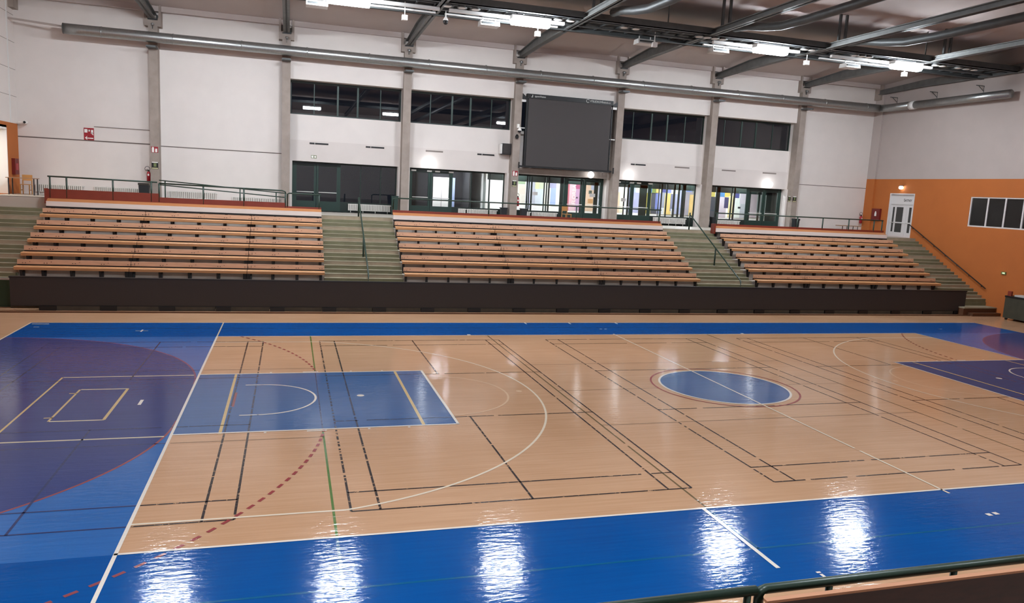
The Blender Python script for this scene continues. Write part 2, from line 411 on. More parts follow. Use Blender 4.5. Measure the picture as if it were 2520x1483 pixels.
    for i, x0 in enumerate((-4.58, 3.19, 10.96, 18.70)):
        wr = (.35, .3, .35, .2)[i]
        span_x(x0, .86, 14.17, (.1, .85, .7, .15)[i]); span_x(x0 + .46, .86, 14.17, (.1, .1, .3, .1)[i])
        span_x(x0 + 6.03, .86, 14.17, (.4, .02, .1, .1)[i]); span_x(x0 + 5.57, .86, 14.17, (.35, .02, .1, .1)[i])
        for y in (.86, 14.18): span_y(y, x0, x0 + 6.03, wr if y < 7 else .15)
        for y in (1.62, 13.44): span_y(y, x0, x0 + 6.03, wr)
        for y in (5.56, 9.56): span_y(y, x0, x0 + 6.03, .2)
        if i != 2:
            span_x(x0 + 3.02, .86, 5.56, .02); span_x(x0 + 3.02, 9.56, 14.18, .02)
    # volleyball courts across the hall
    for x in (2.92, 9.03, 17.88):
        m = 'l_green' if x < 3 else 'l_brown'
        LX(x, 10.0 if x < 3 else 3.3, 14.95, .04, m, 3); LX(x, .05, 4.95 if x < 3 else 3.15, .04, m, 3)
        if x < 3: LX(x, 5.1, 9.9, .03, 'l_navy', 3)
        LX(x, -1.48, 0, .04, 'l_teal', 3)
    LY(-1.47, -6, 17.9, .045, 'l_teal', 3); LY(16.45, -6, 17.9, .04, 'l_navy', 3)
    for y in (4.55, 10.45):
        LY(y, 0.05, 2.92, .03, 'l_grey', 3); LY(y, 9.03, 17.9, .03, 'l_grey', 3); LY(y, -6, 0, .04, 'l_purpled', 3)
    LY(7.5, 9.03, 12.0, .025, 'l_grey', 3); LY(7.5, 16.0, 17.9, .025, 'l_grey', 3)
    o = b.build('floor'); struct(o, 'varnished wooden sports floor with blue painted zones and court lines')
build_floor()

# ------------------------------------------------------------------ walls
def build_walls():
    b = MB(); m = 'wall_white'
    YB = 30.55
    b.box(XL - .3, PX[0], YW, YB, 0, 13.3, m)
    b.box(PX[0], PX[1], YW, YB, 0, 13.3, m); b.box(PX[1], PX[1] + .4, YW - .1, YB, 0, 13.3, m)
    b.box(PX[6] + .4, XR + .3, YW, YB, 0, 13.3, m)
    for i in range(1, 6):
        x0, x1 = PX[i] + PWD, PX[i + 1]
        b.box(x0, x1, 29.72, YB, 10.13, 13.3, m)                     # upper wall, nearly flush with the pillars
        b.box(x0, x1, 30.15, YB, 7.18, 8.46, m)
        if i == 3:
            b.box(x0, x1, 30.09, YB, 6.46, 7.18, m)
        else:
            b.box(x0, x1, 30.09, YB, 6.13, 7.18, 'wall_panel')
        if i != 3: b.box(x1 - .10, x1, 29.92, YB, PLAT, 6.13, m); b.box(x0, x0 + .12, 29.92, YB, PLAT, 6.13, m)
        else: b.box(x1 - .14, x1, 29.92, YB, PLAT, 6.13, m); b.box(x0, x0 + .10, 29.92, YB, PLAT, 6.13, m)
        if i == 3:
            b.box(x0, x1, 29.75, YB, 6.13, 6.46, 'concrete')
        b.box(x0, x1, 29.9, YB, 0, PLAT, m)
        b.box(PX[i], PX[i] + PWD, 30.0, YB, 0, 13.3, m)
    b.box(PX[6], PX[6] + PWD, 30.0, YB, 0, 13.3, m)
    # horizontal panel joints
    b.box(XL, PX[0], YW - .012, YW, 6.47, 6.52, 'groove'); b.box(PX[0] + .4, PX[1], YW - .012, YW, 6.42, 6.46, 'groove'); b.box(PX[6] + .4, XR, YW - .012, YW, 6.47, 6.50, 'groove')
    struct(b.build('wall_back'), 'white wall behind the stand')
    # right wall
    b = MB(); t = .3
    wy0, wy1, wz0, wz1 = 16.4, 22.12, 4.52, 6.12                       # window opening
    dy0, dy1, dz = 26.0, 27.95, 6.22
    def rw(y0, y1, z0, z1, mm): b.box(XR, XR + t, y0, y1, z0, z1, mm)
    for y0, y1, z0, z1 in ((-16, wy0, 0, 7.08), (wy0, wy1, 0, wz0), (wy0, wy1, wz1, 7.08), (wy1, dy0, 0, 7.08), (dy0, dy1, 0, PLAT), (dy0, dy1, dz, 7.08), (dy1, 30.5, 0, 7.08)): rw(y0, y1, z0, z1, 'orange')
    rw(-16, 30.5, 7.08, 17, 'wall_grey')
    for z in (2.1,): b.box(XR - .006, XR, -16, 30, z, z + .02, 'orange')
    b.box(XR - .12, XR, 29.25, YW, PLAT, 7.08, 'orange'); b.box(XR - .12, XR, 29.25, YW, 7.08, 12.3, 'wall_grey')
    struct(b.build('wall_right'), 'right-hand wall, orange below and white above')
    # left wall with the doorway
    b = MB()
    def lw(y0, y1, z0, z1, mm): b.box(XL - t, XL, y0, y1, z0, z1, mm)
    lw(-16, 25.9, 0, 7.05, 'orange'); lw(25.9, 28.4, 0, 3.9, 'orange'); lw(25.9, 28.4, 6.75, 7.05, 'orange'); lw(28.4, 30.5, 0, 7.05, 'orange')
    lw(-16, 30.5, 7.05, 17, 'wall_white')
    for z in (8.25, 9.45, 10.65, 11.85): b.box(XL, XL + .008, -16, YW, z, z + .018, 'slot_grey')
    b.box(XL, XL + .03, 29.0, 29.08, 7.05, 12.4, 'white_metal')
    struct(b.build('wall_left'), 'left-hand wall, orange below and white above')
    b = MB(); b.box(XL, XR, -16.3, -16, 0, 14, 'wall_white'); struct(b.build('wall_near'))
    # ceiling, two shallow slopes of trapezoidal sheet
    b = MB()
    for y0, y1 in ((7.5, 30.5), (-16, 7.5)):
        n = 40
        b.face([(XL, y0, zc(y0)), (XL, y1, zc(y1)), (XR, y1, zc(y1)), (XR, y0, zc(y0))], 'ceil')
        b.face([(XL, y0, zc(y0) + .2), (XR, y0, zc(y0) + .2), (XR, y1, zc(y1) + .2), (XL, y1, zc(y1) + .2)], 'ceil')
    x = XL
    while x < XR:
        for y0, y1 in ((7.5, 30.0), (-16, 7.5)):
            z0, z1 = zc(y0), zc(y1)
            b.face([(x, y0, z0 - .012), (x, y1, z1 - .012), (x + .03, y1, z1 - .012), (x + .03, y0, z0 - .012)], 'ceil')
        x += 1.2
    # eave band above the far wall
    b.box(XL, XR, 29.55, 29.72, 12.62, 12.9, 'ceil')
    struct(b.build('ceiling'), 'pale sheet-metal ceiling')
build_walls()

# ------------------------------------------------------------------ pillars
def pillars():
    words = ['beside the fire extinguisher and the grey-lidded bin', 'at the foot of the ramp beside the first window', 'between the first and second windows', 'left of the big screen with the dome camera on it',
             'right of the big screen', 'between the last two glazed bays', 'right of the last glazed bay with two dark notices']
    for i in range(7):
        b = MB(); x0 = PX[i]; x1 = x0 + PWD
        base = 3.9 if i == 0 else PLAT
        top = 11.92
        r = empty('concrete_pillar', (x0 + .2, 29.42, base))
        tag(r, 'grey concrete pillar ' + words[i], 'pillar', 'concrete pillars along the far wall')
        b.box(-.2, .2, 0, .58, 0, top - base, 'concrete'); b.build('shaft', r)
        h = MB()
        h.box(-.36, .36, 0, .5, top - base, 12.30 - base, 'concrete'); h.box(-.36, -.26, 0, .5, 12.3 - base, 12.92 - base, 'concrete'); h.box(.26, .36, 0, .5, 12.3 - base, 12.92 - base, 'concrete')
        h.build('fork_head', r)
        p = MB(); p.box(-.2, .2, -.1, .06, 12.19 - base, 12.24 - base, 'black'); p.box(.17, .22, -.08, .05, 12.2 - base, 12.42 - base, 'black'); p.build('bearing_pad', r)
        k = MB(); k.box(-.21, .21, -.6, .02, 10.88 - base, 10.96 - base, 'steel_dark'); k.build('duct_bracket', r)
    for x, w, l in ((XL + .02, .3, 'stub of concrete pillar head in the upper left corner'), (XR - .22, .3, 'stub of concrete pillar head in the upper right corner')):
        b = MB(); b.box(max(x - .18, XL) if x < 0 else x - .04, x + .2, 29.3 if x < 0 else 29.45, YW, 11.95 if x > 0 else 12.1, 12.85, 'concrete'); o = b.build('corner_pillar'); tag(o, l, 'pillar')
pillars()

# ------------------------------------------------------------------ stand: terraces, platform, stairs
def stand():
    prof = [(NOS[0], 0)]
    for i in range(6): prof += [(NOS[i], LEV[i]), (NOS[i + 1], LEV[i])]
    prof += [(NOS[6], LEV[5]), (NOS[6], PLAT - .001), (25.9, PLAT - .001), (25.9, 0)]
    nm = ['left', 'middle', 'right']
    for k, (x0, x1) in enumerate(SEC):
        b = MB(); b.prism_x(x0, x1, prof, 'terrace')
        for i in range(6): b.box(x0, x1, NOS[i] - .012, NOS[i] + .02, LEV[i] - .03, LEV[i] + .004, 'nosing')
        o = b.build('terraced_stand'); tag(o, 'stepped pale concrete terrace under the %s block of wooden benches' % nm[k], 'terrace', 'stepped terraces of the stand')
    # stairs, three risers to a row
    fl = [(XL, SEC[0][0], 'wide green and tan stair at the far left of the stand'), (SEC[0][1], SEC[1][0], 'green and tan stair between the left and middle bench blocks'),
          (SEC[1][1], SEC[2][0], 'green and tan stair between the middle and right bench blocks'), (SEC[2][1], XR, 'green and tan stair along the orange wall on the right')]
    for x0, x1, lab in fl:
        last = x1 == XR
        b = MB(); n0 = 0
        k = 18; r = RISE / 3; d = DEP / 3; cols = ('stair_tan', 'stair_green', 'stair_olive')
        low = 20 if last else 18
        for j in range(low):
            z1 = PLAT - r * j; y0 = NOS[6] - d * j
            if z1 - r < -.001: break
            b.box(x0, x1, y0, 26.0, z1 - r, z1 - .02, cols[j % 3])
            b.box(x0, x1, y0 - .003, y0 + d + .02, z1 - .022, z1 - .0015 * 1, 'tread')
        ylast = NOS[6] - d * (low - 1); zlast = PLAT - r * low
        b.box(x0, x1, ylast, 26.0, 0, zlast + .001, 'stair_green')
        if x0 == XL: b.box(x0, x1, ylast - .05, ylast, 0, zlast + r, 'green_dk'); b.box(x0, x1 + .1, ylast - .12, ylast - .05, 0, 1.0, 'green_dk'); b.box(x0, x1 - .05, ylast - .14, ylast + .02, 1.0, 1.06, 'concrete')
        o = b.build('staircase'); tag(o, lab, 'stairs', 'stairs through the stand')
    # landing box and plinth at the foot of the right stair
    b = MB(); b.box(35.6, XR, 19.66, 20.4, 0, .36, 'brown_base'); b.box(35.6, XR, 19.62, 20.4, .36, .42, 'tread'); b.box(35.6, XR, 20.3, 20.62, 0, .60, 'stair_green')
    tag(b.build('landing_step'), 'low brown-fronted landing step at the foot of the right stair', 'step')
    b = MB(); b.box(35.9, XR, 19.35, 19.66, 0, .16, 'brown_base'); tag(b.build('plinth_step'), 'lowest brown timber step beside the end of the black board', 'step')
    # platform
    b = MB(); b.box(SEC[0][1] - 6.0, XR, 25.9, 30.5, PLAT - .25, PLAT, 'lobby_floor')
    b.box(XL - 2.6, -3.5, 25.53, 30.5, PLAT - .25, 3.88, 'lobby_floor'); b.box(XL, SEC[0][0], 25.54, 26.0, 3.58, 3.88, 'tread')
    b.prism_x(0, 1, [(0, 0), (0, .1), (.1, .1)], 'lobby_floor')
    b.v = b.v[:-6]; b.f = b.f[:-5]; b.m = b.m[:-5]
    # ramp
    k = len(b.v); b.v += [(-3.5, 26.0, 3.3), (2.0, 26.0, 3.3), (2.0, 26.0, 3.6), (-3.5, 26.0, 3.88), (-3.5, 30.2, 3.3), (2.0, 30.2, 3.3), (2.0, 30.2, 3.6), (-3.5, 30.2, 3.88)]
    for q in ((0, 1, 2, 3), (7, 6, 5, 4), (3, 2, 6, 7)): b.f.append(tuple(k + i for i in q)); b.m.append(b.mi('lobby_floor'))
    struct(b.build('floor_platform'), 'gallery floor at the top of the stand')
    # recessed dark wall under the stand
    b = MB(); b.box(-7.5, 35.6, 20.50, 20.6, 0, LEV[0], 'recess')
    struct(b.build('wall_stand_front'), 'dark wall under the stand')
    b = MB(); b.box(-9.8, 36.0, 19.50, 19.54, 0, .05, 'brown_base'); struct(b.build('baseboard_stand'), 'thin brown floor strip in front of the stand')
stand()

# ------------------------------------------------------------------ benches
def bench(name, legs, wide, x0, x1):
    """bench standing on a terrace; local origin = left end on the tread, y from the nosing"""
    r = empty(name)
    L = x1 - x0
    S0 = .43
    b = MB(); b.prism_x(0, L, [(.345, S0), (.335, S0 + .10), (.36, S0 + .128), (.70, S0 + .128), (.70, S0 + .10), (.38, S0 + .095), (.37, S0)], 'wood_seat'); b.build('seat', r)
    b = MB(); b.prism_x(0, L, [(.735, S0 + .175), (.755, S0 + .35), (.785, S0 + .35), (.765, S0 + .175)], 'wood_back')
    for lx in legs:
        for dx in (-.035, .055): b.box(lx - x0 + dx - .018, lx - x0 + dx + .018, .73, .76, S0 + .215, S0 + .235, 'black_steel')
        b.box(lx - x0 + .2 - .012, lx - x0 + .2 + .012, .735, .76, S0 + .26, S0 + .28, 'black_steel')
    b.build('backrest', r)
    b = MB(); b.box(0, L, .762, .79, S0 + .10, S0 + .178, 'black_steel'); b.build('gap_shade_strip', r)  # black strip standing in for the shade between seat and backrest
    for lx in legs:
        w = .062 if lx not in wide else .095; x = lx - x0
        b = MB()
        b.prism_x(x - w, x + w * .3, [(.50, 0), (.40, S0 + .10), (.46, S0 + .10), (.55, 0)], 'black_steel')
        b.prism_x(x - w * .3, x + w, [(.53, 0), (.66, S0 + .10), (.71, S0 + .10), (.585, 0)], 'black_steel')
        b.box(x - w, x + w, .38, .76, S0 + .075, S0 + .10, 'black_steel'); b.box(x - .03, x + .03, .787, .81, S0 + .08, S0 + .32, 'black_steel')
        b.build('leg', r)
    return r
MODS = [
    [([-7.28, -6.57, -5.62, -4.64, -3.72], -7.50, -3.66), ([-3.58, -2.57, -1.52, -.47, .55], -3.64, .60), ([.69, 1.59, 2.53, 3.47], .62, 3.62)],
    [([6.98, 7.87, 8.82, 9.73, 10.67, 11.55], 6.90, 11.62), ([11.71, 12.71, 13.79, 14.88, 15.92], 11.64, 15.99), ([16.08, 16.95, 17.89, 18.82, 19.78, 20.80], 16.01, 20.95)],
    [([24.20, 25.14, 26.10, 27.00], 24.10, 27.07), ([27.16, 28.10, 29.14, 30.12, 31.10], 27.09, 31.18), ([31.27, 32.14, 33.09, 34.06, 35.00], 31.20, 35.30)]]
ROWS = ['lowest row', 'second row from the bottom', 'third row from the bottom', 'fourth row from the bottom', 'fifth row from the bottom']
SN = ['left block', 'middle block', 'right block']; MN = ['left-end', 'centre', 'right-end']
for si, sec in enumerate(MODS):
    for mi_, (legs, x0, x1) in enumerate(sec):
        wide = [l for l in legs if (mi_ < 2 and l == legs[-1]) or (mi_ > 0 and l == legs[0])]
        proto = bench('slatted_bench', legs, wide, x0, x1)
        for r in range(5):
            o = proto if r == 0 else copy_tree(proto)
            o.location = (x0, NOS[r], LEV[r])
            tag(o, '%s wooden bench with backrest in the %s of the %s' % (MN[mi_], ROWS[r], SN[si]), 'bench', 'wooden benches of the stand')

# top row: white-fronted bench with the dark red parapet behind it
def top_row():
    for si, (x0, x1) in enumerate(SEC):
        r = empty('white_fronted_bench', (x0, NOS[5], LEV[5]))
        tag(r, 'long top bench with white front board and dark red back board, %s' % SN[si], 'bench', 'white-fronted benches along the top of the stand')
        L = x1 - x0; t0 = LEV[5]
        b = MB(); b.prism_x(0, L, [(.42, .40), (.41, .60), (.45, .60), (.45, .40)], 'white_board'); b.build('front_board', r)
        b = MB(); b.box(0, L, .42, .72, .385, .40, 'black_steel'); b.box(0, L, .402, .44, .335, .398, 'black_steel'); b.build('underframe_shade', r)  # frame, plus a black front lip drawing the shadow under the white board
        b = MB(); b.prism_x(0, L, [(.45, .585), (.45, .60), (.70, .715), (.72, .70)], 'wood_top'); b.build('seat', r)
        b = MB()
        if si == 0:
            for a, c, h in ((0, 4.29, 4.26), (4.29, 9.53, 4.10), (9.53, L, 3.95)): b.box(a, c, .72, .76, .60, h - t0, 'red_board')
            b.box(-.06, 0, .45, .78, .5, 4.28 - t0, 'red_board')
        else: b.box(0, L, .72, .76, .60, 3.98 - t0, 'red_board')
        if si == 2: b.box(-.10, 0, .45, .78, .3, 3.98 - t0, 'red_board')
        b.build('back_board', r)
        legs = sorted(sum([m[0] for m in MODS[si]], []))
        for lx in legs:
            b = MB(); x = lx - x0
            b.prism_x(x - .05, x + .03, [(.50, 0), (.43, .38), (.50, .38), (.55, 0)], 'black_steel'); b.prism_x(x - .03, x + .05, [(.53, 0), (.64, .38), (.69, .38), (.585, 0)], 'black_steel'); b.build('leg', r)
top_row()

# ------------------------------------------------------------------ long black LED board
def led_board():
    x0, x1 = -7.35, 36.02
    r = empty('advertising_board', (0, 20.0, 0)); tag(r, 'long blank black advertising board standing in front of the whole stand', 'advertising board')
    b = MB(); b.box(x0, x1, 0, .12, .20, 1.19, 'led'); b.build('display_face', r)
    b = MB(); b.box(x0 - .02, x1 + .02, -.02, .14, 1.19, 1.235, 'led_cap'); b.build('top_rail', r)
    b = MB(); b.box(x0, x1, .02, .14, .16, .20, 'led_cap'); b.build('bottom_rail', r)
    for k in range(22):
        x = x0 + .9 + k * 1.99
        b = MB(); b.box(x, x + .55, -.02, .40, 0, .16, 'black'); b.build('foot', r)
    for k in range(21):
        x = x0 + 1.85 + k * 1.99
        b = MB(); b.box(x - .42, x + 1.02, .03, .10, .0, .16, 'recess'); b.build('cover_plate', r)
led_board()

# ------------------------------------------------------------------ rails
def rails():
    g = 'rail_green'
    def tree(name, lab, runs, posts, group='green tube railings on the stand', rad=.034, prad=.036):
        o = empty(name, runs[0][0]); base = Vector(runs[0][0]); tag(o, lab, 'railing', group)
        for i, rr in enumerate(runs):
            b = MB(); b.tube([Vector(p) - base for p in rr], rad, g, 10); b.build('handrail', o, smooth=True)
        for p, q in posts:
            b = MB(); b.tube([Vector(p) - base, Vector(q) - base], prad, g, 8); b.build('post', o, smooth=True)
        return o
    Y = 25.47
    posts = [((x, Y, 3.9), (x, Y, 4.78)) for x in (-7.42, -6.8, -5.04, -3.54)] + [((-3.23, Y, 3.9), (-3.23, Y, 4.70))]
    tree('guard_railing', 'green tube railing on the red parapet, left end of the gallery', [[(-7.5, Y, 4.78), (-3.3, Y, 4.74)]], posts)
    posts = [((x, Y, 3.75), (x, Y, z)) for x, z in ((-1.44, 4.66), (.25, 4.64))] + [((2.03, Y, 3.7), (2.03, Y, 4.55))]
    tree('guard_railing', 'green tube railing on the parapet in front of the ramp', [[(-3.23, Y, 4.70), (.25, Y, 4.66), (1.9, Y, 4.64), (2.02, Y, 4.6), (2.05, Y, 4.5)]], posts)
    tree('guard_railing', 'short low green railing ending at the first stair', [[(2.12, Y, 3.9), (2.12, Y, 4.50), (2.2, Y, 4.54), (3.60, Y, 4.52)]], [((3.52, Y, 3.7), (3.52, Y, 4.52))])
    tree('guard_railing', 'long green railing above the middle bench block', [[(6.92, Y, 4.02), (6.93, Y, 4.5), (7.05, Y, 4.54), (18.5, Y, 4.56), (20.95, Y, 4.56)]],
         [((x, Y, 3.7), (x, Y, 4.54)) for x in (11.6, 16.2, 20.85)])
    tree('guard_railing', 'green railing above the right bench block', [[(24.2, Y, 4.55), (35.2, Y, 4.56)]], [((x, Y, 3.7), (x, Y, 4.54)) for x in (24.3, 29.39, 31.07, 32.84, 34.58, 35.15)])
    # ramp rails
    tree('ramp_railing', 'thin double green railing sloping down along the ramp', [[(-3.5, 27.3, 4.82), (2.0, 27.3, 4.50)], [(-3.5, 27.3, 4.62), (2.0, 27.3, 4.30)]],
         [((x, 27.3, 3.75), (x, 27.3, 4.78 - (x + 3.2) * .058)) for x in (-3.25, -.02, 1.6)], rad=.026, prad=.028)
    # stair rails
    for X, lab in ((5.33, 'sloping green handrail in the stair between the left and middle blocks'), (22.75, 'sloping green handrail in the stair between the middle and right blocks')):
        z = lambda y: 1.48 + (y - 20.35) * .555
        tree('stair_railing', lab, [[(X, 20.35, .95), (X, 20.35, 1.44), (X, 20.42, z(20.42)), (X, 25.5, z(25.5)), (X, 25.62, z(25.5) + .02)]],
             [((X, 22.8, LEV[2] + .02), (X, 22.8, z(22.8))), ((X, 25.62, PLAT), (X, 25.62, 4.50)), ((X, 20.35, .80), (X, 20.35, 1.0))], 'sloping handrails in the aisles', .034, .040)
    # wall handrail on the right
    a, c = (37.63, 26.05, 4.40), (37.63, 20.35, 1.32)
    o = empty('wall_handrail', c); tag(o, 'dark handrail sloping down the orange wall on the right', 'handrail')
    b = MB(); b.tube([Vector(a) - Vector(c), Vector((0, 0, 0))], .028, 'black_steel', 10); b.build('handrail', o, smooth=True)
    for k in range(7):
        t = .05 + .90 * k / 6; p = Vector(a).lerp(Vector(c), t) - Vector(c)
        b = MB(); b.tube([p, p + Vector((0, 0, -.08)), p + Vector((.12, 0, -.08))], .016, 'black_steel', 8); b.build('bracket', o, smooth=True)
rails()

# ------------------------------------------------------------------ glazing
def glazing():
    n = 0
    for i in range(1, 6):
        x0, x1 = PX[i] + PWD, PX[i + 1]; n += 1
        r = struct(empty('window_%d' % n, (x0, 30.30, 8.46)), 'dark strip window high in the wall')
        b = MB(); b.box(0, x1 - x0, -.03, .05, 0, .07, 'frame_green'); b.box(0, x1 - x0, -.03, .05, 1.56, 1.67, 'frame_green')
        for mx in (0, x1 - x0 - .06): b.box(mx, mx + .06, -.03, .05, .07, 1.56, 'frame_green')
        ms = [1.17, 2.35, 3.36, 4.53] if i != 5 and i != 4 else [1.0, 2.18, 3.19, 4.35]
        for k, mx in enumerate(ms):
            w = .04 if k in (0, 3) else .09
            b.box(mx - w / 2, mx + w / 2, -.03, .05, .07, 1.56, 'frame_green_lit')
        b.build('window_frame', r)
        e = [.06] + ms + [x1 - x0 - .06]
        for k in range(5):
            g = MB(); g.face([(e[k] + .02, .0, .07), (e[k + 1] - .02, .0, .07), (e[k + 1] - .02, .0, 1.56), (e[k] + .02, .0, 1.56)], 'glass_upper'); g.build('pane', r)
    # door bays
    for i in range(1, 6):
        x0, x1 = PX[i] + PWD + .12, PX[i + 1] - .10; L = x1 - x0; flip = i in (3, 5)
        r = struct(empty('door_%d' % i, (x0, 30.45, PLAT)), 'dark green glazed doors and panes under the white wall')
        fx = (lambda a: L - a) if flip else (lambda a: a)
        def bx_(b, a, c, z0, z1, m, y0=-.03, y1=.05): b.box(fx(a), fx(c), y0, y1, z0, z1, m)
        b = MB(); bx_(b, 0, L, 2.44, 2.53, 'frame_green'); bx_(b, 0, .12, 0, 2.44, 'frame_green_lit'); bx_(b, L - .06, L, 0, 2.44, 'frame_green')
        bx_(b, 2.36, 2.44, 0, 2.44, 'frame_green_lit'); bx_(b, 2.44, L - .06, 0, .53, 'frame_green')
        for a in (3.45, 4.5): bx_(b, a, a + .06, .53, 2.44, 'frame_green')
        b.build('door_frame', r)
        for a, c in ((.12, 1.20), (1.22, 2.36)):
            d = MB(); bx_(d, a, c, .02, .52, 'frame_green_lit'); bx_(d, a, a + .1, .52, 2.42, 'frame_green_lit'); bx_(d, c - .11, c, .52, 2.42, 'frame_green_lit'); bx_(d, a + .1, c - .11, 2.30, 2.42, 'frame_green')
            lf = d.build('door_leaf', r)
            h = MB(); h.tube([(fx(a + .11), -.10, .98), (fx(c - .11), -.10, .98)], .022, 'white_metal', 8); h.build('push_bar', lf, smooth=True)
            g = MB(); g.face([(min(fx(a + .1), fx(c - .11)), .0, .52), (max(fx(a + .1), fx(c - .11)), .0, .52), (max(fx(a + .1), fx(c - .11)), .0, 2.30), (min(fx(a + .1), fx(c - .11)), .0, 2.30)], 'glass'); g.build('pane', lf)
        for a, c in ((2.44, 3.45), (3.51, 4.5), (4.56, L - .06)):
            g = MB(); q = sorted((fx(a), fx(c))); g.face([(q[0], .0, .53), (q[1], .0, .53), (q[1], .0, 2.44), (q[0], .0, 2.44)], 'glass'); g.build('pane', r)
        if i in (2, 4):
            for a in (.15, 1.0, 1.45, 2.2):
                h = MB(); bx_(h, a, a + .26, 2.36, 2.44, 'white_metal', -.10, -.03); h.build('door_closer', r)
    # white door on the right wall
    r = struct(empty('door_6', (XR, 26.0, PLAT)), 'white part-glazed door with an overpanel')
    X = .12
    b = MB(); b.box(0, .30, 0, .07, 0, 2.62, 'door_white'); b.box(0, .30, 1.88, 1.95, 0, 2.62, 'door_white'); b.box(0, .30, .07, 1.88, 2.56, 2.62, 'door_white'); b.box(X, X + .05, .07, 1.88, 1.93, 2.56, 'door_white'); b.box(X - .02, X, .07, 1.88, 1.93, 1.98, 'paper'); b.build('door_frame', r)
    for y0, y1, g0, g1 in ((.08, .62, .16, .34), (.63, 1.87, .25, .78)):
        d = MB(); d.box(X, X + .05, y0, y1, .0, 1.93, 'door_white'); lf = d.build('door_leaf', r)
        g = MB(); g.box(X - .006, X + .001, y0 + g0, y0 + g1, .28, .82, 'dark_glass'); g.box(X - .006, X + .001, y0 + g0, y0 + g1, .90, 1.80, 'dark_glass'); g.build('pane', lf)
        h = MB(); h.tube([(X - .07, y0 + .05, .86), (X - .07, y1 - .06, .86)], .018, 'white_metal', 8); h.build('push_bar', lf, smooth=True)
    d = MB(); d.box(X - .006, X + .001, 1.56, 1.70, .30, 1.80, 'dark_glass'); d.build('side_glass', r)
    t = text('lettering', 'ŠATNY', .20, 'ink', (X - .01, .92, 2.14), (PI / 2, 0, -PI / 2), r)
    # window on the right wall
    r = struct(empty('window_6', (XR, 16.4, 4.52)), 'dark window set in the orange wall')
    b = MB(); T = 5.72
    b.box(.02, .10, 0, T, 0, .07, 'door_white'); b.box(.02, .10, 0, T, 1.54, 1.6, 'door_white')
    for y in (T - .07, T - 1.13, T - 2.17, T - 3.2, T - 4.3, 0): b.box(.02, .10, y, y + .09, .07, 1.54, 'door_white')
    b.build('window_frame', r)
    for k, y in enumerate((T - 1.06, T - 2.10, T - 3.13, T - 4.2, .1)):
        g = MB(); g.box(.06, .07, y, y + .97, .07, 1.54, 'night_glass'); g.build('pane', r)
    b = MB(); b.box(XR + .3, XR + .35, 16.3, 22.2, 4.4, 6.2, 'black'); struct(b.build('trim_window_back'))
glazing()

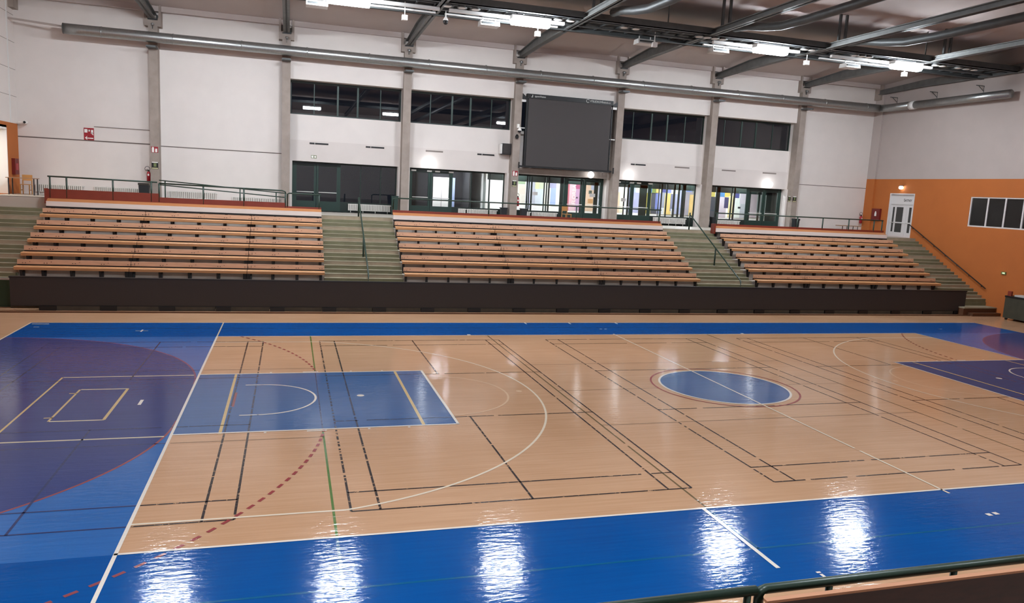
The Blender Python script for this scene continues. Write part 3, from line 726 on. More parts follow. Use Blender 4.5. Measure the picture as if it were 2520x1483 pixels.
# ------------------------------------------------------------------ lobby seen through the glass, outside at night, left corridor
def lobby():
    b = MB(); b.box(0, 38, 30.56, 42, PLAT - .2, PLAT, 'asphalt')
    b.box(13.2, 34, 30.56, 34.3, PLAT, PLAT + .01, 'lobby_floor')
    struct(b.build('floor_lobby'), 'foyer floor behind the glass')
    b = MB(); b.box(12.6, 34.2, 34.05, 34.2, PLAT, 6.6, 'lobby_white'); b.box(12.6, 12.75, 30.8, 34.05, PLAT, 6.6, 'lobby_white'); b.box(34.05, 34.2, 30.6, 34.05, PLAT, 6.6, 'lobby_white')
    struct(b.build('wall_lobby'), 'white foyer wall behind the glass')
    b = MB(); b.box(8.4, 34.2, 30.6, 34.2, 6.6, 6.7, 'lobby_white'); struct(b.build('ceiling_lobby'))
    # dark partitions inside the foyer (glimpsed as black uprights)
    px = lambda c, x, y: (c[0] + x / c[2], c[1] + y / c[2])
    R4 = (1250, 380, 8.239); R5 = (1500, 380, 8.239); R6 = (1730, 380, 5.6)
    ls = [(14.9, 33.0, 'left-hand foyer ceiling lamp behind the glass under the big screen'), (18.6, 33.0, 'foyer ceiling lamp behind the doors under the big screen'), (22.8, 33.0, 'foyer ceiling lamp behind the third glazed bay'), (26.0, 33.0, 'foyer ceiling lamp behind the pillar'), (30.0, 33.0, 'foyer ceiling lamp behind the last glazed bay')]
    for x, y, lab in ls:
        o = empty('ceiling_light', (x, y - .8, 6.6)); tag(o, lab, 'ceiling light', 'foyer lamps')
        b = MB(); b.box(-.75, .75, -.3, .3, -.06, 0, 'white_metal'); b.build('housing', o); b = MB(); b.box(-.7, .7, -.25, .25, -.09, -.06, 'lobby_lamp'); b.build('diffuser', o)
    def mural(name, lab, C, rects, cat='mural'):
        b = MB()
        for k, (x0, y0, x1, y1, col) in enumerate(rects):
            nm = 'paint_' + col
            rgb = [int(col[i:i + 2], 16) for i in (0, 2, 4)]; g = sum(rgb) / 3 * .7 + 40; sc = ''.join('%02x' % int(min(255, v * .68 + g * .32)) for v in rgb)
            mat(nm, sc, 0.8, noise=0.06, nscale=2.5)
            y = 34.04 - .002 * k
            p, q = by(*px(C, x0, y0), y), by(*px(C, x1, y1), y)
            z1 = by(*px(C, (x0 + x1) / 2, y0), y).z; z0 = by(*px(C, (x0 + x1) / 2, y1), y).z
            b.box(min(p.x, q.x), max(p.x, q.x), y - .002, y, max(z0, PLAT + .02), z1, nm)
        o = b.build(name); tag(o, lab, cat); return o
    mural('wall_mural', 'pale blue, cream and green wall mural behind the glass below the big screen', R4, [(205, 500, 375, 1020, 'e6dcc8'), (215, 515, 350, 600, '9ec08a'), (225, 620, 350, 800, 'f0d0b8'), (375, 500, 460, 1100, 'd0d0ee'), (485, 505, 560, 1020, 'c4c8d8'),
        (560, 505, 640, 700, 'f0f0a8'), (560, 700, 725, 1030, 'd8e4ec'), (640, 540, 720, 700, 'e4ecc0'), (740, 510, 810, 1030, 'f2f0d4'), (840, 520, 990, 680, 'a8a8d0'), (870, 680, 985, 1040, 'a0b8ee'), (990, 530, 1050, 1040, 'f8f4e0')])
    mural('wall_banner', 'pink vertical banner lettered FLORBAL behind the glazed door', R4, [(1215, 570, 1260, 1140, 'd85868'), (1258, 570, 1382, 1140, 'f0bcc4'), (1380, 570, 1460, 700, 'c84478'), (1380, 700, 1450, 1140, 'd498c4'), (1380, 860, 1415, 890, '402030'), (1495, 590, 1535, 1140, 'dc7c90')], 'banner')
    p = by(*px(R4, 1262, 1010), 34.0); t = text('lettering', 'FLORBAL', .34, 'plate_white', (p.x + .32, 33.98, p.z), (PI / 2, -PI / 2, 0)); t.parent = [o for o in bpy.data.objects if o.name == 'wall_banner'][0]
    mural('wall_poster', 'orange and white poster glimpsed through the narrow door glass', R4, [(1560, 590, 1745, 1150, 'f0c49c'), (1690, 600, 1745, 720, 'b8c0e0'), (1640, 730, 1700, 800, '506050'), (1620, 900, 1720, 990, 'e09850'), (1820, 590, 1905, 1140, 'dcdce0'), (1850, 600, 1880, 900, '8a8a98')], 'poster')
    mural('wall_mural', 'blue, yellow and olive block mural behind the third glazed bay', R5, [(120, 600, 300, 760, 'dcdce8'), (130, 760, 230, 1180, 'f6d0a0'), (230, 600, 300, 1180, 'f2eec8'), (310, 600, 370, 1180, 'e4e4f0'), (400, 620, 545, 770, 'a8bcf0'), (545, 620, 610, 770, 'f0eec0'), (390, 770, 600, 1180, 'a8acd8'),
        (790, 635, 870, 775, '3080c8'), (870, 640, 955, 780, '728f30'), (955, 645, 1000, 780, 'e8bc50'), (750, 780, 850, 1200, 'd4c028'), (850, 785, 945, 1200, '38404a'), (940, 785, 990, 1130, '6070c0'), (1005, 650, 1050, 780, 'ece0a0'), (985, 780, 1040, 1200, '8894cc'),
        (1080, 655, 1172, 775, '3c489c'), (1170, 655, 1260, 780, '7484d8'), (1260, 660, 1310, 800, 'f0e4c0'), (1060, 770, 1150, 1100, '8a90a4'), (1045, 1080, 1130, 1215, 'd8dce0'), (1130, 790, 1245, 1215, 'f4c858'), (1245, 800, 1300, 1150, '606890'), (1240, 1100, 1270, 1215, 'd0d0d8'),
        (1330, 680, 1395, 800, 'd8e0d8'), (1305, 800, 1390, 1210, '9aa0c4'), (1425, 685, 1470, 1210, 'a8b0dc'), (1560, 685, 1690, 760, '6c84d8'), (1680, 690, 1750, 820, '8a9488'), (1530, 760, 1660, 1230, '9c94a0'), (1630, 815, 1735, 1240, 'f6c45c')])
    mural('wall_mural', 'white mural with blue and yellow squares behind the last glazed bay', R6, [(90, 475, 165, 580, 'd4c040'), (80, 580, 165, 880, '2c3440'), (235, 505, 305, 585, '3080c4'), (305, 505, 378, 585, 'ecc038'), (378, 505, 405, 585, '8a9468'), (215, 585, 305, 870, 'c4b4be'), (300, 590, 365, 740, '282a5c'), (360, 570, 405, 870, 'eedc90'),
        (440, 515, 500, 600, '3c489c'), (420, 600, 520, 875, 'eaf4e4'), (520, 520, 605, 680, 'd8ced8'), (515, 680, 575, 875, 'c0c4cc'), (480, 720, 515, 745, '282828'), (640, 515, 760, 870, 'd4c0c8'), (760, 510, 860, 880, 'b4bcbc')])
    # dark uprights of the inner doors, standing at the foyer entrance line
    up = [('R4', 372, 1130), ('R4', 458, 490), ('R4', 720, 740), ('R4', 812, 840), ('R4', 1052, 1215), ('R4', 1460, 1500), ('R4', 1536, 1560), ('R4', 1745, 1822), ('R4', 1908, 1960),
          ('R5', 292, 312), ('R5', 366, 400), ('R5', 612, 760), ('R5', 1000, 1012), ('R5', 1048, 1070), ('R5', 1300, 1335), ('R5', 1394, 1428), ('R5', 1470, 1545), ('R6', 170, 215), ('R6', 405, 425), ('R6', 603, 640), ('R6', 748, 770), ('R6', 858, 1080)]
    up[0] = ('R4', 372, 400)
    b = MB(); CC = {'R4': R4, 'R5': R5, 'R6': R6}
    r = empty('entrance_screen', (0, 32.2, PLAT)); tag(r, 'dark green inner entrance screen with glazed openings in the foyer', 'partition')
    for c, a, d in up:
        p, q = by(*px(CC[c], a, 800), 32.2), by(*px(CC[c], d, 800), 32.2)
        b = MB(); b.box(p.x, q.x, 0, .06, 0, 2.9, 'frame_green'); b.build('upright', r)
    b = MB(); b.box(13.2, 34.0, 0, .06, 2.15, 2.95, 'frame_green'); b.build('header', r)
    b = MB(); b.box(13.2, 34.0, 0, .06, .0, .42, 'frame_green'); b.build('bottom_rail', r)
    # lit white doorway seen through the second bay
    b = MB(); b.box(10.25, 11.3, 33.45, 33.54, PLAT, 5.75, 'plate_white'); b.box(11.3, 11.55, 33.44, 33.54, PLAT + .3, 5.75, 'paint_a8bcf0'); b.box(10.74, 10.78, 33.43, 33.45, PLAT, 5.7, 'paper')
    tag(b.build('lit_double_door'), 'brightly lit white double door seen through the second glazed bay', 'door')
    o = empty('ceiling_light', (10.8, 32.3, 6.5)); tag(o, 'lamp in front of the white double door behind the second bay', 'ceiling light', 'foyer lamps')
    b = MB(); b.box(-.5, .5, -.2, .2, -.06, 0, 'white_metal'); b.build('housing', o); b = MB(); b.box(-.45, .45, -.16, .16, -.09, -.06, 'lobby_lamp'); b.build('diffuser', o)
    b = MB(); b.box(9.1, 12.6, 33.56, 33.6, PLAT, 6.6, 'asphalt'); b.box(9.0, 9.1, 32.0, 33.6, PLAT, 6.6, 'asphalt'); b.box(12.0, 12.1, 31.6, 33.6, PLAT, 6.6, 'asphalt'); struct(b.build('wall_dark_room'))
    # corridor behind the left doorway
    b = MB(); b.box(XL - 2.6, XL - .3, 28.4, 28.5, 3.5, 6.9, 'lobby_white'); b.box(XL - 2.7, XL - 2.6, 22.5, 28.5, 3.5, 6.9, 'lobby_white'); b.box(XL - 2.6, XL - .3, 22.4, 22.5, 3.5, 6.9, 'lobby_white'); b.box(XL - 2.6, XL, 22.5, 28.5, 6.8, 6.9, 'lobby_white')
    b.box(XL - .31, XL + .02, 28.38, 28.44, 3.88, 6.8, 'lobby_white'); b.box(XL - .31, XL + .02, 25.9, 28.4, 6.72, 6.8, 'lobby_white'); b.box(XL - 2.6, XL - .3, 22.5, 28.4, 3.5, 3.88, 'lobby_floor')
    struct(b.build('wall_corridor'), 'bright white corridor behind the left doorway')
    o = empty('ceiling_light', (XL - 1.3, 26.6, 6.8)); tag(o, 'lamp on the ceiling of the bright corridor at the far left', 'ceiling light')
    b = MB(); b.box(-.3, .3, -.6, .6, -.05, 0, 'white_metal'); b.build('housing', o); b = MB(); b.box(-.26, .26, -.56, .56, -.08, -.05, 'corr'); b.build('diffuser', o)
lobby()

# ------------------------------------------------------------------ big screen
def screen():
    x0, x1, z0, z1 = 14.42, 19.42, 6.52, 10.37
    r = empty('video_screen', (x0, 29.22, z0)); tag(r, 'large blank grey video screen mounted between two pillars', 'screen')
    b = MB(); b.box(.10, 4.93, 0, .10, .05, 3.62, 'screen'); b.build('display_face', r)
    b = MB(); b.box(0, 5.02, -.02, .22, 3.62, 3.86, 'black'); b.build('title_bar', r)
    b = MB(); b.box(-.22, 5.2, .02, .16, -.04, .05, 'black'); b.box(-.02, .10, .03, .22, .05, 3.62, 'black'); b.box(5.0, 5.06, .10, .22, .05, 3.62, 'black'); b.build('frame', r)
    for xs in ((-.25, .02), (4.95, 5.30)):
        for z in (3.42, 2.02 if xs[0] < 0 else 1.75):
            b = MB(); b.box(xs[0], xs[1], .10, .20, z, z + (.13 if z > 3 else .05), 'white_metal'); b.build('mounting_arm', r)
    for sx in (-1, 1):
        xx = -.24 if sx < 0 else 5.28
        b = MB(); b.prism_y(.0, .08, [(xx, 3.55), (xx, 3.85), (xx - sx * .30, 3.58)] if sx < 0 else [(xx, 3.85), (xx, 3.55), (xx - .30, 3.58)], 'black'); b.build('corner_plate', r)
        b = MB(); b.box(xx, xx - sx * .05 * -1, 0, .08, -.10, .22, 'black'); b.build('corner_plate', r)
    # lettering on the title bar
    tb = [c for c in children(r) if c.name.startswith('title_bar')][0]
    text('lettering', 'sportVision', .15, 'logo', (.42, -.025, 3.70), (PI / 2, 0, 0), tb, sx=.9)
    b = MB(); b.box(.22, .30, -.028, -.02, 3.68, 3.71, 'logo'); b.box(.28, .31, -.028, -.02, 3.68, 3.81, 'logo'); b.build('logo', tb)
    text('lettering', 'VÝSLEDKOVÉtabule.cz', .15, 'logo', (3.62, -.025, 3.70), (PI / 2, 0, 0), tb, sx=.86)
    b = MB()
    for k in range(14):
        a = .4 + 2 * PI * .85 * k / 14; a2 = .4 + 2 * PI * .85 * (k + 1) / 14
        b.face([(3.49 + .075 * math.cos(a), -.026, 3.75 + .075 * math.sin(a)), (3.49 + .095 * math.cos(a), -.026, 3.75 + .095 * math.sin(a)), (3.49 + .095 * math.cos(a2), -.026, 3.75 + .095 * math.sin(a2)), (3.49 + .075 * math.cos(a2), -.026, 3.75 + .075 * math.sin(a2))], 'logo')
    b.build('logo', tb)
screen()

# ------------------------------------------------------------------ wall fittings
def fittings():
    # vent slots
    k = 0
    for i in (1, 2, 4, 5):
        for j, (a, c) in enumerate(((.96, 1.90), (3.80, 4.76))):
            dark = (i, j) in ((1, 0), (1, 1), (2, 1), (4, 0)); x = PX[i] + PWD
            b = MB(); b.box(x + a, x + c, 30.075, 30.092, 7.01, 7.09, 'black' if dark else 'slot_grey')
            if dark: b.box(x + a + .25, x + a + .27, 30.07, 30.076, 7.01, 7.09, 'plate_white')
            w = {1: 'first', 2: 'second', 4: 'third', 5: 'last'}[i]
            tag(b.build('vent_slot'), '%s wall vent slot, %s one above the %s glazed door bay with doors' % ('open black' if dark else 'closed grey', 'left' if j == 0 else 'right', w), 'vent', 'slot vents')
    # radiators
    def radiator(x0, x1, z0, h, y, lab, feet=True):
        o = empty('radiator', (x0, y, z0)); tag(o, lab, 'radiator', 'white column radiators along the far wall')
        b = MB(); L = x1 - x0; n = max(3, int(L / .085))
        for i in range(n): b.box(i * L / n + .012, (i + 1) * L / n - .022, -.10, 0, .03, h - .03, 'rad')
        b.box(0, L, -.09, -.01, .02, .055, 'rad'); b.box(0, L, -.09, -.01, h - .055, h - .02, 'rad'); b.box(.0, L, -.03, -.01, .05, h - .05, 'wall_grey'); b.build('columns', o)
        if feet:
            for i in range(4):
                b = MB(); t = .12 + (L - .28) * i / 3; b.box(t, t + .025, -.07, -.03, -.10, .03, 'rad'); b.build('foot', o)
        b = MB(); b.box(L, L + .06, -.07, -.03, h - .07, h - .03, 'white_metal'); b.build('valve', o)
    for x0, x1, z0, h, y, lab in ((-9.2, -7.22, 3.98, .40, YW, 'white radiator behind the left end of the railing'), (-6.73, -4.75, 3.98, .40, YW, 'white radiator left of the dark waste bin'),
                               (-3.48, -1.29, 3.94, .40, YW, 'white radiator behind the upper part of the ramp'), (-.54, 1.72, 3.80, .39, YW, 'white radiator behind the lower end of the ramp'),
                               (5.18, 7.40, 3.69, .39, 30.38, 'long white radiator on feet at the top of the first stair'), (11.12, 11.54, 3.69, .39, 30.38, 'short white radiator below the second glazed bay'), (11.62, 13.32, 3.69, .39, 30.38, 'long white radiator below the second glazed bay'),
                               (14.86, 15.28, 3.69, .38, 30.38, 'short white radiator under the left side of the big screen'), (15.38, 16.88, 3.69, .38, 30.38, 'long white radiator under the big screen beside the wooden chair'), (22.97, 23.33, 3.69, .39, 30.38, 'short white radiator below the third glazed bay'), (23.42, 25.13, 3.69, .39, 30.38, 'long white radiator on feet at the top of the second stair'),
                               (26.76, 27.09, 3.69, .39, 30.38, 'short white radiator below the last glazed bay'), (27.20, 28.86, 3.69, .39, 30.38, 'long white radiator below the last glazed bay')):
        radiator(x0, x1, z0, h, y, lab)
    # globe lamps
    for x, y, z, rr, lab in ((9.35, 29.80, 6.34, .20, 'glowing white globe lamp above the second glazed bay'), (18.48, 29.48, 6.29, .18, 'glowing white globe lamp under the right half of the big screen'), (21.06, 29.80, 6.36, .19, 'glowing white globe lamp above the third glazed bay'), (30.4, 29.80, 6.36, .19, 'glowing white globe lamp above the last glazed bay')):
        o = empty('globe_lamp', (x, y, z)); tag(o, lab, 'wall lamp', 'globe lamps above the glazed bays')
        b = MB(); b.lathe(0, 0, [(max(.005, rr * math.sin(PI * t / 12)), -rr * math.cos(PI * t / 12)) for t in range(13)], 'globe', 24); b.build('globe', o, smooth=True)
        b = MB(); b.box(-.05, .05, rr * .8, 30.1 - y, -.05, .05, 'white_metal'); b.build('bracket', o)
    o = empty('globe_lamp', (XR - .14, 27.0, 6.56)); tag(o, 'glowing white lamp above the white door on the orange wall', 'wall lamp')
    b = MB(); b.lathe(0, 0, [(max(.005, .13 * math.sin(PI * t / 12)), -.10 * math.cos(PI * t / 12)) for t in range(13)], 'globe', 24); b.build('globe', o, smooth=True)
    b = MB(); b.lathe(.0, 0, [(.06, .09), (.15, .10), (.15, .12), (.05, .14)], 'steel_dark', 20); b.box(.0, .14, -.03, .03, .08, .13, 'steel_dark'); b.build('cap', o)
    # signs
    def sign(name, x0, x1, z0, z1, y, base, lab, marks, cat='sign', group=None):
        o = empty(name, (x0, y, z0)); tag(o, lab, cat, group)
        b = MB(); w, h = x1 - x0, z1 - z0; b.box(0, w, -.012, 0, 0, h, base); b.build('panel', o)
        b = MB()
        for kind, m, pts in marks:
            pp = [(w * u, -.014, h * v) for u, v in pts]
            b.face(pp, m)
        if marks: b.build('symbol', o)
        return o
    W_ = 'plate_white'
    box = lambda a, c, d, e, m=W_: ('p', m, [(a, c), (d, c), (d, e), (a, e)])
    sign('fire_alarm_sign', -7.12, -6.69, 6.50, 7.08, YW, 'sign_red', 'red and white fire alarm sign with an arrow pointing left', [box(.06, .62, .36, .90), box(.44, .72, .62, .86), ('p', W_, [(.38, .78), (.50, .70), (.50, .86)]), box(.72, .58, .92, .86), ('p', W_, [(.66, .60), (.80, .52), (.94, .42), (.94, .50), (.84, .66)]),
        ('p', W_, [(.10, .20), (.34, .36), (.28, .22), (.92, .22), (.92, .15), (.28, .15), (.34, .02)])])
    for x, z, lab in ((-4.14, 6.10, 'red fire extinguisher sign on the leftmost pillar'), (13.86, 5.98, 'red fire extinguisher sign on the pillar left of the big screen')):
        sign('extinguisher_sign', x, x + .30, z, z + .28, 29.42, 'sign_red', lab, [box(.10, .06, .42, .80), box(.16, .80, .36, .94), box(.58, .08, .88, .55), ('p', W_, [(.58, .55), (.70, .78), (.74, .6), (.84, .72), (.88, .55)])], group='red extinguisher signs')
    for x, z, w, lab in ((-4.14, 5.32, .30, 'dark notice with white and yellow bands on the leftmost pillar'), (13.87, 5.40, .26, 'dark framed notice on the pillar left of the big screen'), (31.50, 5.38, .18, 'narrow dark notice on the pillar right of the last glazed bay'), (31.83, 5.38, .26, 'wider dark notice beside the narrow one on the last pillar')):
        if x > 31.7: x = 31.85
        sign('evacuation_notice', x, x + w, z, z + .35, 29.42 if x != 31.50 else 29.40, 'black', lab, [box(.05, .86, .95, .98), box(.32, .34, .72, .80, 'sign_green'), box(.05, .04, .95, .20, 'logo_y')], 'notice', 'dark notices on pillars')
    sign('wall_box', 3.25, 3.53, 6.30, 6.45, 30.09, 'sign_green', 'small rectangular grey box with two round dials above the first glazed bay', [box(.08, .15, .45, .85), ('p', W_, [(.75 + .18 * math.cos(a), .5 + .34 * math.sin(a)) for a in [2 * PI * k / 12 for k in range(12)]])], 'wall box')
    # exit sign on the right wall
    p = bx(2471, 672, XR); o = empty('exit_sign', (XR - .05, p.y, p.z)); tag(o, 'small green and white exit sign low on the orange wall', 'sign')
    b = MB(); b.box(0, .05, -.13, .13, -.07, .07, 'sign_green'); b.build('panel', o); b = MB(); b.box(-.01, 0, -.08, .06, -.025, .035, 'exit_lit'); b.build('symbol', o)
    # fire cabinet on right wall
    o = empty('fire_hose_cabinet', (XR, 28.5, 4.5)); tag(o, 'dark red fire cabinet with a white symbol on the orange wall', 'fire cabinet')
    b = MB(); b.box(-.14, 0, 0, .66, 0, .74, 'cabinet_red'); b.build('body', o); b = MB(); b.face([(-.145, .25, .28), (-.145, .25, .45), (-.145, .30, .58), (-.145, .36, .58), (-.145, .41, .45), (-.145, .41, .28)], 'plate_white'); b.build('symbol', o)
    o = empty('fire_hose_cabinet', (XL, 28.95, 4.75)); tag(o, 'dark red fire cabinet on the orange wall at the far left', 'fire cabinet')
    b = MB(); b.box(0, .14, 0, .5, 0, .72, 'cabinet_red'); b.build('body', o); b = MB(); b.box(.14, .15, .1, .4, .2, .5, 'ext_red'); b.build('symbol', o)
    # extinguishers
    def exting(x, y, z, lab, horn=False):
        o = empty('fire_extinguisher', (x, y, z)); tag(o, lab, 'fire extinguisher', 'red fire extinguishers')
        b = MB(); b.lathe(0, 0, [(.02, 0), (.085, .01), (.085, .40), (.06, .46), (.02, .48)], 'ext_red', 18); b.build('cylinder', o, smooth=True)
        b = MB(); b.box(-.03, .05, -.02, .02, .48, .54, 'black'); b.box(-.10, .0, -.015, .015, .53, .56, 'black'); b.build('valve', o)
        b = MB(); b.tube([(-.02, 0, .52)] + [(-.05 - .11 * math.sin(a), -.02, .60 - .11 * math.cos(a)) for a in [PI * t / 8 for t in range(0, 14)]], .012, 'black', 6); b.build('hose', o, smooth=True)
        b = MB(); b.box(-.035, .035, -.09, -.084, .27, .36, 'plate_white'); b.build('label_plate', o)
    exting(-4.33, 29.78, 4.72, 'red fire extinguisher with curled hose beside the leftmost pillar'); exting(37.35, 29.75, 4.25, 'red fire extinguisher in the right corner above the brown bench table')
    exting(14.33, 29.72, 4.35, 'red fire extinguisher right of the pillar beside the big screen')
    # speaker, cameras
    o = empty('loudspeaker', (13.30, 29.62, 7.12)); tag(o, 'black box loudspeaker on the wall left of the big screen', 'loudspeaker')
    b = MB(); b.box(0, .48, 0, .46, 0, .58, 'black'); b.build('cabinet', o); b = MB(); b.box(-.10, 0, .1, .40, .03, .55, 'plate_white'); b.build('bracket', o); b = MB(); b.box(.03, .45, -.015, 0, .03, .55, 'led'); b.build('grille', o)
    o = empty('dome_camera', (14.06, 29.30, 8.50)); tag(o, 'white hanging dome camera on the pillar left of the big screen', 'camera')
    b = MB(); b.box(-.09, .03, -.02, .12, .05, .25, 'plate_white'); b.lathe(.03, -.05, [(.03, .10), (.05, .05), (.11, -.05), (.11, -.10)], 'plate_white', 16); b.build('housing', o); b = MB(); b.lathe(.03, -.05, [(.10, -.10), (.08, -.17), (.02, -.20)], 'black', 16); b.build('dome', o, smooth=True)
    o = empty('security_camera', (13.98, 29.30, 8.10)); tag(o, 'small black camera below the dome camera on the same pillar', 'camera')
    b = MB(); b.lathe(0, 0, [(.02, -.14), (.09, -.10), (.10, .0), (.04, .10)], 'black', 14); b.box(-.02, .02, .0, .12, -.02, .02, 'black'); b.build('body', o)
    o = empty('security_camera', (-9.45, 29.72, 7.13)); tag(o, 'small white camera on the wall at the far left corner', 'camera')
    b = MB(); b.box(-.30, -.02, 0, .06, -.02, .03, 'plate_white'); b.tube([(0, .1, 0), (0, -.16, 0)], .07, 'plate_white', 14); b.build('body', o); b = MB(); b.tube([(0, -.158, 0), (0, -.17, 0)], .055, 'black', 14); b.build('lens', o)
    # cable trunking and pipe
    b = MB(); b.box(-6.68, -4.2, YW - .03, YW, 7.145, 7.175, 'slot_grey'); tag(b.build('cable_trunking'), 'thin grey cable line on the wall right of the fire alarm sign', 'cable')
    b = MB(); b.tube([(XL, 29.3, 11.62), (-7.6, 28.95, 11.42)], .045, 'pipe', 8); tag(b.build('tie_rod'), 'thin grey rod from the left corner to the end of the air duct', 'rod')
    # table and chair far left
    o = empty('desk', (-9.72, 27.65, 3.88)); tag(o, 'brown desk with dark legs beside the bright doorway', 'desk')
    b = MB(); b.box(0, 1.15, 0, .6, .72, .75, 'desk_top'); b.build('desk_top', o)
    for x, y in ((.1, .05), (1.08, .05), (.1, .55), (1.08, .55)):
        b = MB(); b.bar((x, y, 0), (x, y, .72), .035, 'black_steel'); b.build('leg', o)
    def chair(x, y, z, rz, lab):
        o = empty('wooden_chair', (x, y, z), rz); tag(o, lab, 'chair', 'wooden chairs')
        b = MB(); b.box(-.2, .2, -.2, .2, .43, .46, 'chair_wood'); b.build('seat', o)
        b = MB(); b.box(-.19, .19, .17, .20, .62, .88, 'chair_wood'); b.build('backrest', o)
        for sx in (-1, 1):
            b = MB(); b.bar((sx * .18, .185, 0), (sx * .18, .20, .88), .035, 'chair_wood'); b.build('leg', o)
            b = MB(); b.bar((sx * .18, -.18, 0), (sx * .18, -.18, .43), .035, 'chair_wood'); b.build('leg', o)
        b = MB(); b.bar((-.18, -.18, .2), (-.18, .18, .2), .025, 'chair_wood'); b.bar((.18, -.18, .2), (.18, .18, .2), .025, 'chair_wood'); b.build('stretcher', o)
    chair(-9.25, 28.75, 3.88, 0, 'wooden chair behind the brown desk at the far left'); chair(16.95, 28.9, PLAT, .3, 'light wooden chair in front of the glass under the big screen')
    # right bench table
    o = empty('low_table', (35.1, 28.8, PLAT)); tag(o, 'low brown table on the gallery in the right corner', 'table')
    b = MB(); b.box(0, 1.6, 0, .5, .46, .50, 'desk_top'); b.build('table_top', o)
    for x, y in ((.5, .05), (1.3, .05), (.5, .45), (1.3, .45)):
        b = MB(); b.bar((x, y, 0), (x, y, .46), .04, 'black_steel'); b.build('leg', o)
    # bins
    o = empty('waste_bin', (-4.65, 28.95, 3.88)); tag(o, 'dark grey lidded waste bin beside the leftmost pillar', 'bin')
    b = MB(); b.prism_y(0, .42, [(.03, 0), (.40, 0), (.44, .66), (0, .66)], 'bin'); b.build('body', o); b = MB(); b.box(-.02, .46, -.02, .44, .66, .76, 'dark_glass'); b.build('lid', o)
    o = empty('waste_bin', (31.72, 28.8, PLAT)); tag(o, 'narrow dark waste bin in front of the last pillar', 'bin')
    b = MB(); b.prism_y(0, .3, [(.03, 0), (.30, 0), (.33, .68), (0, .68)], 'bin'); b.build('body', o); b = MB(); b.box(-.01, .35, -.02, .32, .68, .78, 'bin'); b.build('lid', o)
    for x, lab in ((7.35, 'blue-grey covered post box left of the second glazed bay'), (13.35, 'dark covered stand in the right corner of the second glazed bay'), (26.45, 'dark covered stand left of the last glazed bay'), (14.5, 'dark box under the glass left of the short radiator')):
        w = .35; hh = .95 if x < 8 else .6
        o = empty('covered_stand', (x, 29.5, PLAT)); tag(o, lab, 'stand')
        b = MB(); b.prism_y(0, .3, [(.04, 0), (w - .04, 0), (w, hh), (0, hh)], 'frame_green_lit' if x < 8 else 'bin'); b.build('body', o); b = MB(); b.box(-.02, w + .02, -.02, .32, hh, hh + .04, 'frame_green_lit' if x < 8 else 'bin'); b.build('top', o)
    # trolley bottom right
    o = empty('storage_trolley', (36.94, 16.95, 0)); tag(o, 'dark olive storage trolley on castors by the orange wall', 'trolley')
    b = MB(); b.box(0, .72, 0, 1.6, .10, 1.18, 'bin_green'); b.box(-.02, .74, -.02, 1.62, 1.14, 1.22, 'black'); b.build('body', o)
    b = MB(); b.box(.1, .6, .1, 1.2, 1.22, 1.30, 'paper'); b.build('load', o); b = MB(); b.box(.0, .1, 1.3, 1.5, 1.22, 1.46, 'red_board'); b.build('corner_block', o)
    for x, y in ((.05, .1), (.62, .1), (.05, 1.45), (.62, 1.45)):
        b = MB(); b.tube([(x - .02, y, .06), (x + .05, y, .06)], .06, 'black', 12); b.build('castor', o, smooth=True)
    # papers on the glass doors
    for c, x0, y0, x1, y1, lab in (((1250, 380, 8.239), 498, 755, 600, 825, 'grey paper notice on the glass under the left of the big screen'), ((1250, 380, 8.239), 1655, 790, 1765, 865, 'grey paper notice on the narrow door glass under the big screen'), ((1500, 380, 8.239), 235, 880, 325, 955, 'grey paper notice on the glass of the third bay')):
        p, q = by(c[0] + x0 / c[2], c[1] + y0 / c[2], 30.40), by(c[0] + x1 / c[2], c[1] + y1 / c[2], 30.40)
        b = MB(); b.box(p.x, q.x, 30.395, 30.40, min(p.z, q.z), max(p.z, q.z), 'paper'); tag(b.build('paper_notice'), lab, 'notice', 'paper notices on glass')
fittings()

